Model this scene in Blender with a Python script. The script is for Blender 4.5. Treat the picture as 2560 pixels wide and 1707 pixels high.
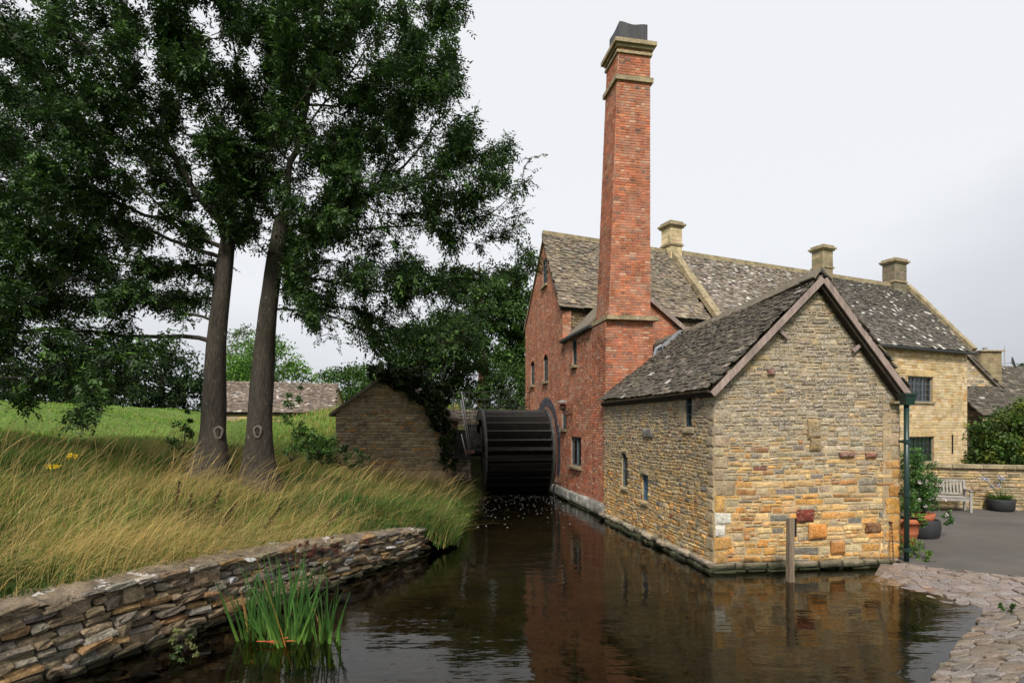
import bpy, math, random
import numpy as np
from mathutils import Matrix, Vector

# ------------------------------------------------------------------ camera, sky, sun, exposure
scene = bpy.context.scene
for o in list(bpy.data.objects):
    bpy.data.objects.remove(o)
col = scene.collection
cam_d = bpy.data.cameras.new('camera')
cam = bpy.data.objects.new('camera', cam_d)
col.objects.link(cam)
cam.location = (0, 0, 3.0)
cam.rotation_euler = (math.radians(90), 0, 0)
cam_d.sensor_width = 36
cam_d.lens = 20.0
cam_d.shift_y = 0.0808
cam_d.clip_start = 0.05
cam_d.clip_end = 4000
scene.camera = cam
CAM = np.array((0, 0, 3.0))

SUN_EL, SUN_AZ = math.radians(45), math.radians(191)   # azimuth clockwise from +Y: behind the camera, a little to the left
world = bpy.data.worlds.new('World')
scene.world = world
world.use_nodes = True
wt = world.node_tree
wt.nodes.clear()
def wn(t, **k):
    n = wt.nodes.new(t)
    for a, b in k.items():
        setattr(n, a, b)
    return n
sky = wn('ShaderNodeTexSky', sky_type='NISHITA', sun_disc=False)
sky.sun_elevation = SUN_EL
sky.sun_rotation = SUN_AZ
sky.dust_density = 4
tc = wn('ShaderNodeTexCoord')
sep = wn('ShaderNodeSeparateXYZ')
wt.links.new(tc.outputs['Generated'], sep.inputs[0])
grad = wn('ShaderNodeMapRange')             # overcast dome: paler and brighter towards the zenith
grad.inputs['From Min'].default_value = 0.0
grad.inputs['From Max'].default_value = 0.42
wt.links.new(sep.outputs['Z'], grad.inputs['Value'])
mp = wn('ShaderNodeMapping')
mp.inputs['Scale'].default_value = (1.0, 1.0, 2.2)
mp.inputs['Location'].default_value = (0.35, 0.1, 0.2)
wt.links.new(tc.outputs['Generated'], mp.inputs[0])
nz = wn('ShaderNodeTexNoise')
nz.inputs['Scale'].default_value = 1.3
nz.inputs['Detail'].default_value = 5
nz.inputs['Roughness'].default_value = 0.5
wt.links.new(mp.outputs[0], nz.inputs['Vector'])
ad = wn('ShaderNodeMath', operation='MULTIPLY_ADD')
ad.inputs[1].default_value = 1.5
wt.links.new(nz.outputs['Fac'], ad.inputs[0])
sb = wn('ShaderNodeMath', operation='SUBTRACT')
sb.inputs[1].default_value = 0.62
wt.links.new(grad.outputs[0], sb.inputs[0])
wt.links.new(sb.outputs[0], ad.inputs[2])
ramp = wn('ShaderNodeValToRGB')
ramp.color_ramp.elements[0].position = 0.0
ramp.color_ramp.elements[0].color = (3.2, 3.38, 3.8, 1)
ramp.color_ramp.elements[1].position = 0.9
ramp.color_ramp.elements[1].color = (6.45, 6.55, 6.75, 1)
wt.links.new(ad.outputs[0], ramp.inputs[0])
mixs = wn('ShaderNodeMix', data_type='RGBA')
mixs.inputs['Factor'].default_value = 0.94
wt.links.new(sky.outputs[0], mixs.inputs['A'])
wt.links.new(ramp.outputs[0], mixs.inputs['B'])
bg = wn('ShaderNodeBackground')
bg.inputs['Strength'].default_value = 0.1
wt.links.new(mixs.outputs['Result'], bg.inputs['Color'])
wo = wn('ShaderNodeOutputWorld')
wt.links.new(bg.outputs[0], wo.inputs[0])

sun_d = bpy.data.lights.new('sun', 'SUN')
sun_d.energy = 3.2
sun_d.angle = math.radians(14)
sun_d.color = (1.0, 0.95, 0.87)
sun = bpy.data.objects.new('sun', sun_d)
col.objects.link(sun)
sd = Vector((math.sin(SUN_AZ) * math.cos(SUN_EL), math.cos(SUN_AZ) * math.cos(SUN_EL), math.sin(SUN_EL)))
sun.rotation_euler = sd.to_track_quat('Z', 'Y').to_euler()
sun.location = sd * 60

vs = scene.view_settings
vs.view_transform = 'Standard'
vs.look = 'None'
vs.exposure = 0.5
vs.gamma = 1.0
vs.use_curve_mapping = False
cy = scene.cycles
cy.max_bounces, cy.diffuse_bounces, cy.glossy_bounces, cy.transmission_bounces, cy.transparent_max_bounces = 5, 3, 3, 3, 6
cy.caustics_reflective = cy.caustics_refractive = False

# ------------------------------------------------------------------ helpers
W = {}                                        # world matrix of every object, kept by hand
def put(name, mesh, parent=None, M=None, color=None):
    o = bpy.data.objects.new(name, mesh)
    col.objects.link(o)
    M = Matrix.Identity(4) if M is None else M
    W[o.name] = M
    if parent is not None:
        o.parent = parent
        o.matrix_basis = W[parent.name].inverted() @ M
    else:
        o.matrix_basis = M
    if color is not None:
        o.color = (color[0], color[1], color[2], 1)
    return o
def tag(o, label=None, cat=None, group=None, kind=None):
    for k, v in (('label', label), ('category', cat), ('group', group), ('kind', kind)):
        if v:
            o[k] = v
    return o
def thing(name, loc, label, cat, group=None):
    return tag(put(name, None, None, Matrix.Translation(Vector(loc))), label, cat, group)
def shell(name, mesh, parent=None):
    return tag(put(name, mesh, parent), kind='structure' if parent is None else None)

def mesh_np(name, verts, faces, mat=None, cols=None, smooth=False):
    """verts (V,3); faces: (F,k) array or list of such arrays; cols (V,3) linear colours."""
    if not isinstance(faces, list):
        faces = [faces]
    faces = [np.asarray(f, dtype=np.int32) for f in faces if len(f)]
    me = bpy.data.meshes.new(name)
    V = np.asarray(verts, dtype=np.float32)
    me.vertices.add(len(V))
    me.vertices.foreach_set('co', V.ravel())
    loops = np.concatenate([f.ravel() for f in faces])
    tot = np.concatenate([np.full(len(f), f.shape[1], dtype=np.int32) for f in faces])
    start = np.concatenate([[0], np.cumsum(tot)[:-1]]).astype(np.int32)
    me.loops.add(len(loops))
    me.loops.foreach_set('vertex_index', loops)
    me.polygons.add(len(tot))
    me.polygons.foreach_set('loop_start', start)
    me.polygons.foreach_set('loop_total', tot)
    me.polygons.foreach_set('use_smooth', np.full(len(tot), bool(smooth)))
    a = me.attributes.new('Col', 'FLOAT_COLOR', 'POINT')
    c = np.ones((len(V), 4), dtype=np.float32)
    if cols is not None:
        c[:, :3] = cols
    a.data.foreach_set('color', c.ravel())
    if mat:
        me.materials.append(mat)
    me.update(calc_edges=True)
    return me

class MB:
    """collects simple solids into one mesh"""
    def __init__(self):
        self.v, self.f = [], []
    def add(self, vs_, fs):
        n = len(self.v)
        self.v += [tuple(map(float, p)) for p in vs_]
        self.f += [tuple(i + n for i in f) for f in fs]
        return self
    def box(self, c, s, ax=None, taper=1.0):
        ax = ax or ((1, 0, 0), (0, 1, 0), (0, 0, 1))
        A = [np.array(a, float) for a in ax]
        c = np.array(c, float)
        p = []
        for k in (-1, 1):
            t = taper if k > 0 else 1.0
            for i, j in ((-1, -1), (1, -1), (1, 1), (-1, 1)):
                p.append(c + A[0] * i * s[0] / 2 * t + A[1] * j * s[1] / 2 * t + A[2] * k * s[2] / 2)
        return self.add(p, [(3, 2, 1, 0), (4, 5, 6, 7), (0, 1, 5, 4), (1, 2, 6, 5), (2, 3, 7, 6), (3, 0, 4, 7)])
    def bar(self, a, b, w, h, up=(0, 0, 1)):
        a, b = np.array(a, float), np.array(b, float)
        d = b - a
        L = np.linalg.norm(d)
        z = d / L
        x = np.cross(np.array(up, float), z)
        if np.linalg.norm(x) < 1e-4:
            x = np.array((1., 0, 0))
        x /= np.linalg.norm(x)
        y = np.cross(z, x)
        return self.box((a + b) / 2, (w, h, L), (x, y, z))
    def tube(self, pts, r, n=8, cap=True):
        pts = [np.array(p, float) for p in pts]
        rs = r if hasattr(r, '__len__') else [r] * len(pts)
        base = len(self.v)
        ref = None
        vs_, fs = [], []
        for i, p in enumerate(pts):
            d = pts[min(i + 1, len(pts) - 1)] - pts[max(i - 1, 0)]
            d = d / (np.linalg.norm(d) + 1e-9)
            if ref is None:
                ref = np.array((0, 0, 1.)) if abs(d[2]) < .9 else np.array((1., 0, 0))
            x = np.cross(ref, d); x /= np.linalg.norm(x) + 1e-9
            y = np.cross(d, x)
            for k in range(n):
                a = 2 * math.pi * k / n
                vs_.append(p + (x * math.cos(a) + y * math.sin(a)) * rs[i])
            ref = y
        m = len(pts)
        for i in range(m - 1):
            for k in range(n):
                k2 = (k + 1) % n
                fs.append((i * n + k, i * n + k2, (i + 1) * n + k2, (i + 1) * n + k))
        if cap:
            fs.append(tuple(range(n - 1, -1, -1)))
            fs.append(tuple((m - 1) * n + k for k in range(n)))
        return self.add(vs_, fs)
    def lathe(self, c, prof, n=24):
        c = np.array(c, float)
        vs_, fs = [], []
        for r, z in prof:
            for k in range(n):
                a = 2 * math.pi * k / n
                vs_.append(c + (r * math.cos(a), r * math.sin(a), z))
        for i in range(len(prof) - 1):
            for k in range(n):
                k2 = (k + 1) % n
                fs.append((i * n + k, i * n + k2, (i + 1) * n + k2, (i + 1) * n + k))
        return self.add(vs_, fs)
    def mesh(self, name, mat, smooth=False):
        me = bpy.data.meshes.new(name)
        me.from_pydata(self.v, [], self.f)
        a = me.attributes.new('Col', 'FLOAT_COLOR', 'POINT')
        a.data.foreach_set('color', np.ones(len(self.v) * 4, dtype=np.float32))
        me.materials.append(mat)
        if smooth:
            me.polygons.foreach_set('use_smooth', np.ones(len(me.polygons), dtype=bool))
        me.update()
        return me
    def build(self, name, mat, parent=None, smooth=False):
        return put(name, self.mesh(name, mat, smooth), parent)

def V3(x, y, z=0.0):
    return np.array((x, y, z), float)
def unit(a):
    a = np.array(a, float)
    return a / np.linalg.norm(a)
UP = V3(0, 0, 1)
class Frame:
    """a wall plane: u along ex, v along ey, w outwards"""
    def __init__(self, o, ex, ey=UP):
        self.o = np.array(o, float); self.ex = unit(ex); self.ey = unit(ey)
        self.n = unit(np.cross(self.ex, self.ey))
    def p(self, u, v, w=0.0):
        return self.o + self.ex * u + self.ey * v + self.n * w
    @property
    def ax(self):
        return (self.ex, self.ey, self.n)

# ------------------------------------------------------------------ materials
def lin(r, g, b):
    return tuple(((c / 255 + .055) / 1.055) ** 2.4 if c > 10 else c / 3294.6 for c in (r, g, b))
class NT:
    def __init__(self, name):
        self.m = bpy.data.materials.new(name)
        self.m.use_nodes = True
        self.t = self.m.node_tree
        self.t.nodes.clear()
        self.out = self.t.nodes.new('ShaderNodeOutputMaterial')
        self.geo = self.t.nodes.new('ShaderNodeNewGeometry')
    def n(self, typ, **k):
        nd = self.t.nodes.new(typ)
        for a, b in k.items():
            setattr(nd, a, b)
        return nd
    def l(self, a, b):
        self.t.links.new(a, b)
    def noise(self, scale, detail=4, rough=.55, stretch=None, seed=0.0):
        nd = self.n('ShaderNodeTexNoise')
        nd.inputs['Scale'].default_value = scale
        nd.inputs['Detail'].default_value = detail
        nd.inputs['Roughness'].default_value = rough
        mpn = self.n('ShaderNodeMapping')
        mpn.inputs['Location'].default_value = (seed * 3.1, seed * 1.7, seed)
        if stretch:
            mpn.inputs['Scale'].default_value = stretch
        self.l(self.geo.outputs['Position'], mpn.inputs[0])
        self.l(mpn.outputs[0], nd.inputs['Vector'])
        return nd.outputs['Fac']
    def rng(self, val, a, b, c=0.0, d=1.0):
        nd = self.n('ShaderNodeMapRange')
        for k, x in zip(('From Min', 'From Max', 'To Min', 'To Max'), (a, b, c, d)):
            nd.inputs[k].default_value = x
        self.l(val, nd.inputs['Value'])
        return nd.outputs[0]
    def math(self, op, a, b):
        nd = self.n('ShaderNodeMath', operation=op)
        for i, x in enumerate((a, b)):
            if isinstance(x, (int, float)):
                nd.inputs[i].default_value = x
            else:
                self.l(x, nd.inputs[i])
        return nd.outputs[0]
    def mix(self, fac, a, b, blend='MIX'):
        nd = self.n('ShaderNodeMix', data_type='RGBA', blend_type=blend)
        for key, x in (('Factor', fac), ('A', a), ('B', b)):
            if isinstance(x, (int, float)):
                nd.inputs[key].default_value = x
            elif isinstance(x, (tuple, list)):
                nd.inputs[key].default_value = (*x[:3], 1)
            else:
                self.l(x, nd.inputs[key])
        return nd.outputs['Result']
    def tint(self):
        """object colour times the vertex colour: pieces carry their own colour either way"""
        oi = self.n('ShaderNodeObjectInfo')
        at = self.n('ShaderNodeAttribute', attribute_name='Col')
        return self.mix(1.0, oi.outputs['Color'], at.outputs['Color'], 'MULTIPLY')
    def bump(self, h, strength=.3, dist=.02):
        b = self.n('ShaderNodeBump')
        b.inputs['Strength'].default_value = strength
        b.inputs['Distance'].default_value = dist
        self.l(h, b.inputs['Height'])
        return b.outputs[0]
    def finish(self, color, rough=.85, normal=None, spec=.3, metal=0.0, transl=0.0):
        p = self.n('ShaderNodeBsdfPrincipled')
        if isinstance(color, (tuple, list)):
            p.inputs['Base Color'].default_value = (*color[:3], 1)
        else:
            self.l(color, p.inputs['Base Color'])
        if isinstance(rough, (int, float)):
            p.inputs['Roughness'].default_value = rough
        else:
            self.l(rough, p.inputs['Roughness'])
        p.inputs['Specular IOR Level'].default_value = spec
        p.inputs['Metallic'].default_value = metal
        if normal is not None:
            self.l(normal, p.inputs['Normal'])
        sh = p.outputs[0]
        if transl:
            tr = self.n('ShaderNodeBsdfTranslucent')
            if isinstance(color, (tuple, list)):
                tr.inputs['Color'].default_value = (*color[:3], 1)
            else:
                self.l(color, tr.inputs['Color'])
            mx = self.n('ShaderNodeMixShader')
            mx.inputs[0].default_value = transl
            self.l(sh, mx.inputs[1]); self.l(tr.outputs[0], mx.inputs[2])
            sh = mx.outputs[0]
        self.l(sh, self.out.inputs['Surface'])
        return self.m
def mat(name, base=None, rough=.88, spec=.3, vary=.35, vscale=6, grain=.25, gscale=45, bump=.4, bdist=.02,
        patches=(), wet=None, high=None, stretch=None, metal=0.0, transl=0.0):
    """base None takes the piece's own tint; patches = (colour, scale, lo, hi, amount, seed)"""
    t = NT(name)
    c = t.tint() if base is None else t.mix(1.0, t.tint(), base, 'MULTIPLY')
    big = t.noise(vscale, 4, .6, stretch)
    c = t.mix(1.0, c, t.mix(t.rng(big, .3, .7), (1 - vary,) * 3, (1 + vary,) * 3), 'MULTIPLY')
    fine = t.noise(gscale, 5, .7, stretch, 2.0)
    c = t.mix(1.0, c, t.mix(t.rng(fine, .3, .7), (1 - grain,) * 3, (1 + grain,) * 3), 'MULTIPLY')
    for pc, sc, lo, hi, am, sd_ in patches:
        m_ = t.rng(t.noise(sc, 6, .62, None, sd_), lo, hi, 0, am)
        c = t.mix(m_, c, pc)
    if high:                                        # grey lichen crust where the upper wall stays dry
        sp = t.n('ShaderNodeSeparateXYZ')
        t.l(t.geo.outputs['Position'], sp.inputs[0])
        up_ = t.rng(sp.outputs['Z'], high[0], high[1])
        c = t.mix(t.math('MULTIPLY', up_, t.rng(t.noise(3.0, 6, .65, None, 21), .36, .6, .1, .85)), c, t.mix(t.rng(t.noise(26, 4, .7, None, 23), .4, .62), high[2], high[3]))
    if wet:                                         # green-black algae in the splash zone above the water
        sp = t.n('ShaderNodeSeparateXYZ')
        t.l(t.geo.outputs['Position'], sp.inputs[0])
        zz = t.math('ADD', sp.outputs['Z'], t.rng(t.noise(2.2, 5, .6, None, 9), .3, .7, -wet[1], wet[1]))
        c = t.mix(t.rng(zz, wet[0], wet[0] + .12, .92, 0), c, wet[2])
    return t.finish(c, rough, t.bump(fine, bump, bdist), spec, metal, transl)

M = {}
LICH = (.62, .60, .55)
ALG = (.018, .02, .009)
M['brick'] = mat('brick', rough=.9, vary=.28, vscale=1.3, grain=.3, gscale=60, bump=.35, bdist=.01,
                 patches=[((.44, .29, .21), 2.4, .45, .75, .55, 1), ((.13, .085, .065), 1.3, .55, .8, .5, 4), ((.52, .45, .38), 9, .6, .72, .55, 9), ((.50, .40, .32), .9, .55, .8, .35, 14)])
M['blue_brick'] = mat('blue_brick', rough=.75, vary=.3, grain=.25, gscale=60, bump=.3, bdist=.01)
M['mortar'] = mat('mortar', (.34, .22, .155), vary=.3, vscale=2, grain=.3, bump=.4, wet=(.12, .1, ALG))
M['stone'] = mat('stone', rough=.92, vary=.3, vscale=5, grain=.38, gscale=28, bump=.9, bdist=.03,
                 patches=[((.46, .38, .26), 5, .5, .68, .6, 3), ((.11, .09, .07), 2.2, .54, .74, .45, 7), (LICH, 22, .58, .68, .6, 12), ((.07, .06, .05), 18, .6, .72, .5, 16)],
                 wet=(.1, .09, ALG))
M['lime'] = mat('lime_mortar', (.42, .315, .18), vary=.3, vscale=3, grain=.4, bump=.9, bdist=.03,
                patches=[((.46, .38, .26), 5, .5, .68, .6, 3), ((.13, .105, .08), 2.2, .54, .74, .5, 7), (LICH, 22, .58, .68, .5, 12), ((.10, .08, .06), 14, .56, .7, .5, 16)], wet=(.1, .09, ALG))
M['annex_stone'] = mat('rubble_stone', rough=.92, vary=.28, vscale=5, grain=.42, gscale=26, bump=1, bdist=.03,
                       patches=[((.50, .40, .25), 6, .54, .7, .5, 3), ((.10, .08, .06), 2.4, .56, .74, .4, 7), (LICH, 22, .6, .68, .6, 12), ((.07, .06, .05), 18, .6, .72, .5, 16)],
                       wet=(.1, .09, ALG), high=(1.5, 3.4, (.095, .082, .066), (.54, .48, .39)))
M['annex_lime'] = mat('rubble_mortar', (.50, .37, .20), vary=.3, vscale=3, grain=.4, bump=1, bdist=.03,
                      patches=[((.52, .44, .30), 5, .5, .68, .6, 3), ((.13, .105, .08), 2.2, .56, .74, .4, 7), (LICH, 22, .58, .68, .5, 12)],
                      wet=(.1, .09, ALG), high=(1.5, 3.4, (.12, .10, .08), (.44, .38, .30)))
M['plinth'] = mat('plinth_stone', rough=.9, vary=.35, vscale=3, grain=.4, gscale=20, bump=1, bdist=.04,
                  patches=[((.07, .065, .05), 2.5, .5, .7, .7, 2)], wet=(.07, .05, (.02, .028, .01)))
M['slate'] = mat('stone_slate', rough=.92, vary=.3, vscale=2.5, grain=.35, gscale=30, bump=.6, bdist=.02,
                 patches=[((.42, .41, .38), 14, .60, .66, .8, 6), ((.09, .085, .03), 3, .6, .75, .45, 8)])
M['slate_pale'] = mat('lichened_slate', rough=.92, vary=.3, vscale=2.5, grain=.35, gscale=30, bump=.6, bdist=.02,
                      patches=[((.36, .34, .31), 6.5, .58, .66, .75, 6), ((.13, .10, .06), 1.5, .5, .75, .4, 8)])
M['ashlar'] = mat('golden_stone', rough=.92, vary=.22, vscale=2, grain=.28, gscale=22, bump=.7, bdist=.03,
                  patches=[((.30, .15, .045), 1.1, .58, .75, .4, 3)])
M['dry'] = mat('drystone', rough=.93, vary=.35, vscale=9, grain=.5, gscale=42, bump=1.0, bdist=.03,
               patches=[((.45, .44, .42), 11, .66, .73, .7, 3), ((.035, .03, .022), 7, .52, .7, .65, 5),
                        ((.075, .07, .012), 2.4, .64, .74, .7, 8)], wet=(.06, .06, (.02, .022, .01)))
M['cap'] = mat('wall_cap', (.26, .205, .145), rough=.93, vary=.35, vscale=4, grain=.45, gscale=35, bump=1, bdist=.04,
               patches=[((.04, .035, .028), 4, .5, .68, .8, 5), ((.72, .71, .70), 2.7, .60, .62, .95, 2),
                        ((.13, .11, .015), 2, .6, .72, .75, 8)])
M['soil'] = mat('soil', (.035, .028, .018), vary=.4, grain=.4, bump=1, bdist=.05)
M['coping'] = mat('coping_stone', (.31, .25, .15), vary=.3, vscale=3, grain=.4, gscale=26, bump=.8, bdist=.03,
                  patches=[((.09, .08, .05), 3, .5, .7, .7, 4), (LICH, 8, .62, .7, .6, 2)])
M['lead'] = mat('lead', (.030, .031, .035), rough=.55, spec=.5, vary=.3, vscale=5, grain=.3, gscale=14, bump=.4, bdist=.03,
                stretch=(1, 1, .2))
M['leadgrey'] = mat('lead_flashing', (.22, .23, .25), rough=.5, spec=.5, vary=.2, grain=.2, bump=.2)
M['paint'] = mat('window_paint', (.035, .06, .07), rough=.5, spec=.4, vary=.2, grain=.2, bump=.1)
M['paint_grey'] = mat('grey_window_paint', (.10, .12, .13), rough=.5, spec=.4, vary=.2, grain=.2, bump=.1)
M['paint_green'] = mat('green_window_paint', (.02, .05, .045), rough=.45, spec=.4, vary=.2, grain=.15, bump=.1)
M['paint_blue'] = mat('blue_panel_paint', (.06, .11, .15), rough=.55, spec=.4, vary=.3, grain=.2, bump=.1)
M['pipe'] = mat('green_pipe', (.008, .028, .024), rough=.35, spec=.5, vary=.15, grain=.1, bump=.05)
M['gutter'] = mat('dark_gutter', (.02, .025, .026), rough=.5, spec=.4, vary=.2, grain=.2, bump=.1)
M['glass'] = mat('window_glass', (.012, .014, .016), rough=.06, spec=.6, vary=.2, vscale=2, grain=0, bump=.05, bdist=.01)
M['verge'] = mat('weathered_board', (.26, .20, .175), rough=.85, vary=.3, vscale=4, grain=.35, gscale=40, bump=.5, stretch=(1, 1, .15))
M['oldwood'] = mat('old_timber', (.19, .145, .10), rough=.9, vary=.35, grain=.4, gscale=30, bump=.6, stretch=(1, 1, .12))
M['bench'] = mat('silvered_teak', (.30, .28, .25), rough=.85, vary=.2, grain=.3, gscale=50, bump=.3, stretch=(.3, .3, .3))
M['wetwood'] = mat('wet_black_wood', (.013, .011, .010), rough=.42, spec=.45, vary=.45, vscale=7, grain=.5, gscale=30, bump=.9, bdist=.03,
                   patches=[((.035, .042, .012), 4, .55, .72, .6, 4), ((.16, .15, .14), 16, .66, .74, .5, 6)])
M['wetrim'] = mat('wet_grey_rim', (.055, .053, .05), rough=.5, spec=.4, vary=.5, vscale=5, grain=.5, gscale=25, bump=.9, bdist=.03,
                  patches=[((.03, .04, .012), 3, .52, .7, .7, 4)])
M['terracotta'] = mat('terracotta', (.36, .11, .05), rough=.8, vary=.15, grain=.15, bump=.2)
M['darkpot'] = mat('charcoal_pot', (.028, .029, .031), rough=.7, vary=.2, grain=.2, bump=.2)
M['ironwork'] = mat('black_iron', (.012, .012, .013), rough=.6, vary=.2, grain=.2, bump=.2)
M['zinc'] = mat('pale_metal', (.42, .42, .42), rough=.45, metal=.6, vary=.15, grain=.1, bump=.1)
M['rust'] = mat('rusty_iron', (.07, .035, .02), rough=.9, vary=.3, grain=.4, bump=.5)
M['plate'] = mat('black_plate', (.008, .008, .008), rough=.5, vary=.1, grain=.1, bump=.05)
M['bark'] = mat('bark', (.050, .042, .033), rough=.95, vary=.4, vscale=3, grain=.5, gscale=22, bump=1, bdist=.06, stretch=(1, 1, .25),
                patches=[((.25, .25, .22), 9, .64, .7, .6, 3), ((.04, .05, .012), 1.6, .55, .72, .6, 5)])
M['redbark'] = mat('pine_bark', (.15, .075, .045), rough=.95, vary=.4, grain=.5, gscale=22, bump=1, stretch=(1, 1, .3))
M['scar'] = mat('healed_bark_ring', (.105, .092, .075), rough=.9, vary=.3, grain=.3, bump=.6)
M['hollow'] = mat('hollow_dark', (.022, .017, .013), rough=.95, vary=.4, grain=.5, bump=.8)
M['asphalt'] = mat('asphalt', (.088, .080, .072), rough=.85, vary=.2, vscale=.7, grain=.35, gscale=90, bump=.5, bdist=.01,
                   patches=[((.11, .09, .07), .5, .5, .75, .45, 3)])
M['paving'] = mat('worn_paving', rough=.42, spec=.5, vary=.25, vscale=4, grain=.35, gscale=30, bump=.8, bdist=.03)
M['joint'] = mat('paving_joint', (.17, .13, .10), vary=.3, grain=.4, bump=.8)
M['bed'] = mat('river_bed', (.055, .045, .022), rough=.9, vary=.5, vscale=1.2, grain=.5, gscale=9, bump=1, bdist=.08,
               patches=[((.02, .025, .008), .9, .5, .7, .7, 3)])
M['earth'] = mat('bank_earth', (.055, .06, .018), rough=.95, vary=.4, vscale=1.2, grain=.4, gscale=14, bump=1, bdist=.08)
M['field'] = mat('meadow', (.10, .16, .025), rough=.95, vary=.25, vscale=.35, grain=.35, gscale=8, bump=1, bdist=.1,
                 patches=[((.21, .17, .06), .25, .55, .7, .5, 2)])
M['leaf'] = mat('leaf', rough=.5, spec=.35, vary=.25, vscale=1.2, grain=.1, gscale=8, bump=0, transl=.3)
M['leaf_far'] = mat('far_leaf', rough=.8, spec=.2, vary=.25, vscale=.4, grain=.1, gscale=3, bump=0, transl=.25)
M['grass'] = mat('grass_blades', rough=.7, spec=.25, vary=.2, vscale=.8, grain=.1, gscale=6, bump=0, transl=.3)
M['iris'] = mat('iris_leaf', rough=.42, spec=.4, vary=.2, vscale=3, grain=.15, gscale=30, bump=.1, transl=.2)
M['petal'] = mat('petal', rough=.7, vary=.1, grain=.05, bump=0, transl=.2)
M['foam'] = mat('foam', (.75, .76, .76), rough=.4, vary=.1, grain=0, bump=0)
M['red_stone'] = M['stone']

def water_mat():
    t = NT('water')
    a = t.noise(1.0, 3, .55, (1.0, 2.3, 1), 1)
    b = t.noise(7.0, 3, .5, (1.0, 2.2, 1), 4)
    c = t.noise(.5, 2, .5, (1.0, 1.4, 1), 7)
    h = t.math('ADD', t.math('MULTIPLY', a, 1.5), t.math('MULTIPLY', b, t.rng(c, .35, .65, .05, .22)))
    nrm = t.bump(h, .15, .05)
    fr = t.n('ShaderNodeFresnel')
    fr.inputs['IOR'].default_value = 1.33
    t.l(nrm, fr.inputs['Normal'])
    gl = t.n('ShaderNodeBsdfGlossy')
    gl.inputs['Roughness'].default_value = .025
    gl.inputs['Color'].default_value = (.95, .95, .95, 1)
    t.l(nrm, gl.inputs['Normal'])
    tr = t.n('ShaderNodeBsdfTransparent')
    tr.inputs['Color'].default_value = (.50, .46, .34, 1)
    mx = t.n('ShaderNodeMixShader')
    t.l(t.math('MULTIPLY', fr.outputs[0], 1.0), mx.inputs[0])
    t.l(tr.outputs[0], mx.inputs[1]); t.l(gl.outputs[0], mx.inputs[2])
    t.l(mx.outputs[0], t.out.inputs['Surface'])
    return t.m
M['water'] = water_mat()

# ------------------------------------------------------------------ pieces: bricks, stones, slates
RNG = np.random.default_rng(11)
class Kind:
    """a few unit shapes (u, v in -.5...5, w 0..1) shared by all alike pieces"""
    def __init__(self, name, mat_, maker, nvar=6, smooth=False):
        self.name, self.mat, self.smooth = name, mat_, smooth
        self.var = [maker(np.random.default_rng(100 + i)) for i in range(nvar)]
        self.me = [None] * nvar
    def mesh(self, i):
        if self.me[i] is None:
            v, f = self.var[i]
            q = [np.array([x for x in f if len(x) == k]) for k in (3, 4)]
            self.me[i] = mesh_np(self.name, v, [x for x in q if len(x)], self.mat, None, self.smooth)
        return self.me[i]
def mk_block(cu, cv, jit, bulge=.0):
    def f(r):
        v = []
        q = ((-1, -1), (1, -1), (1, 1), (-1, 1))
        for w, iu, iv in ((0, 0, 0), (.72, 0, 0), (1, cu, cv)):
            for a, b in q:
                v.append((a * (.5 - iu) + r.uniform(-jit, jit) * .6, b * (.5 - iv) + r.uniform(-jit, jit), w + (r.uniform(-jit, jit) if w == 1 else 0)))
        v.append((r.uniform(-.15, .15), r.uniform(-.15, .15), 1 + bulge))
        fs = []
        for k in (0, 4):
            for i in range(4):
                j = (i + 1) % 4
                fs.append((k + i, k + j, k + 4 + j, k + 4 + i))
        fs += [(8, 9, 12), (9, 10, 12), (10, 11, 12), (11, 8, 12)]
        return np.array(v), fs
    return f
def mk_round(jit=.09, p=3.2):
    def f(r):
        idx, v, fs = {}, [], []
        def vid(a):
            if a not in idx:
                q = np.array(a, float)
                n_ = (np.abs(q) ** p).sum() ** (1 / p)
                q = q / n_ * .5
                q = q * (1 + r.uniform(-jit, jit, 3)) + r.uniform(-jit, jit, 3) * .25
                idx[a] = len(v); v.append((q[0], q[1], q[2] + .5))
            return idx[a]
        g = (-1, 0, 1)
        for ax_ in range(3):
            for s in (-1, 1):
                for i in range(2):
                    for j in range(2):
                        def mk(a, b):
                            c_ = [0, 0, 0]; c_[ax_] = s; c_[(ax_ + 1) % 3] = g[a]; c_[(ax_ + 2) % 3] = g[b]
                            return vid(tuple(c_))
                        q = (mk(i, j), mk(i + 1, j), mk(i + 1, j + 1), mk(i, j + 1))
                        fs.append(q if s > 0 else q[::-1])
        return np.array(v), fs
    return f
def mk_slate(r):
    v = [(-.5, -.5, 0), (.5, -.5, 0), (.5, .5, 0), (-.5, .5, 0), (-.5, -.5, 1), (.5, -.5, 1), (.5, .5, 1), (-.5, .5, 1)]
    v = np.array(v, float)
    d = r.uniform(-.07, .07, (4, 2)); d[:, 0] *= .7
    for k in range(4):
        v[k, :2] += d[k]; v[k + 4, :2] += d[k] * .8
        v[k + 4, 2] += r.uniform(-.25, .25)
    return v, [(3, 2, 1, 0), (4, 5, 6, 7), (0, 1, 5, 4), (1, 2, 6, 5), (2, 3, 7, 6), (3, 0, 4, 7)]
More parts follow.
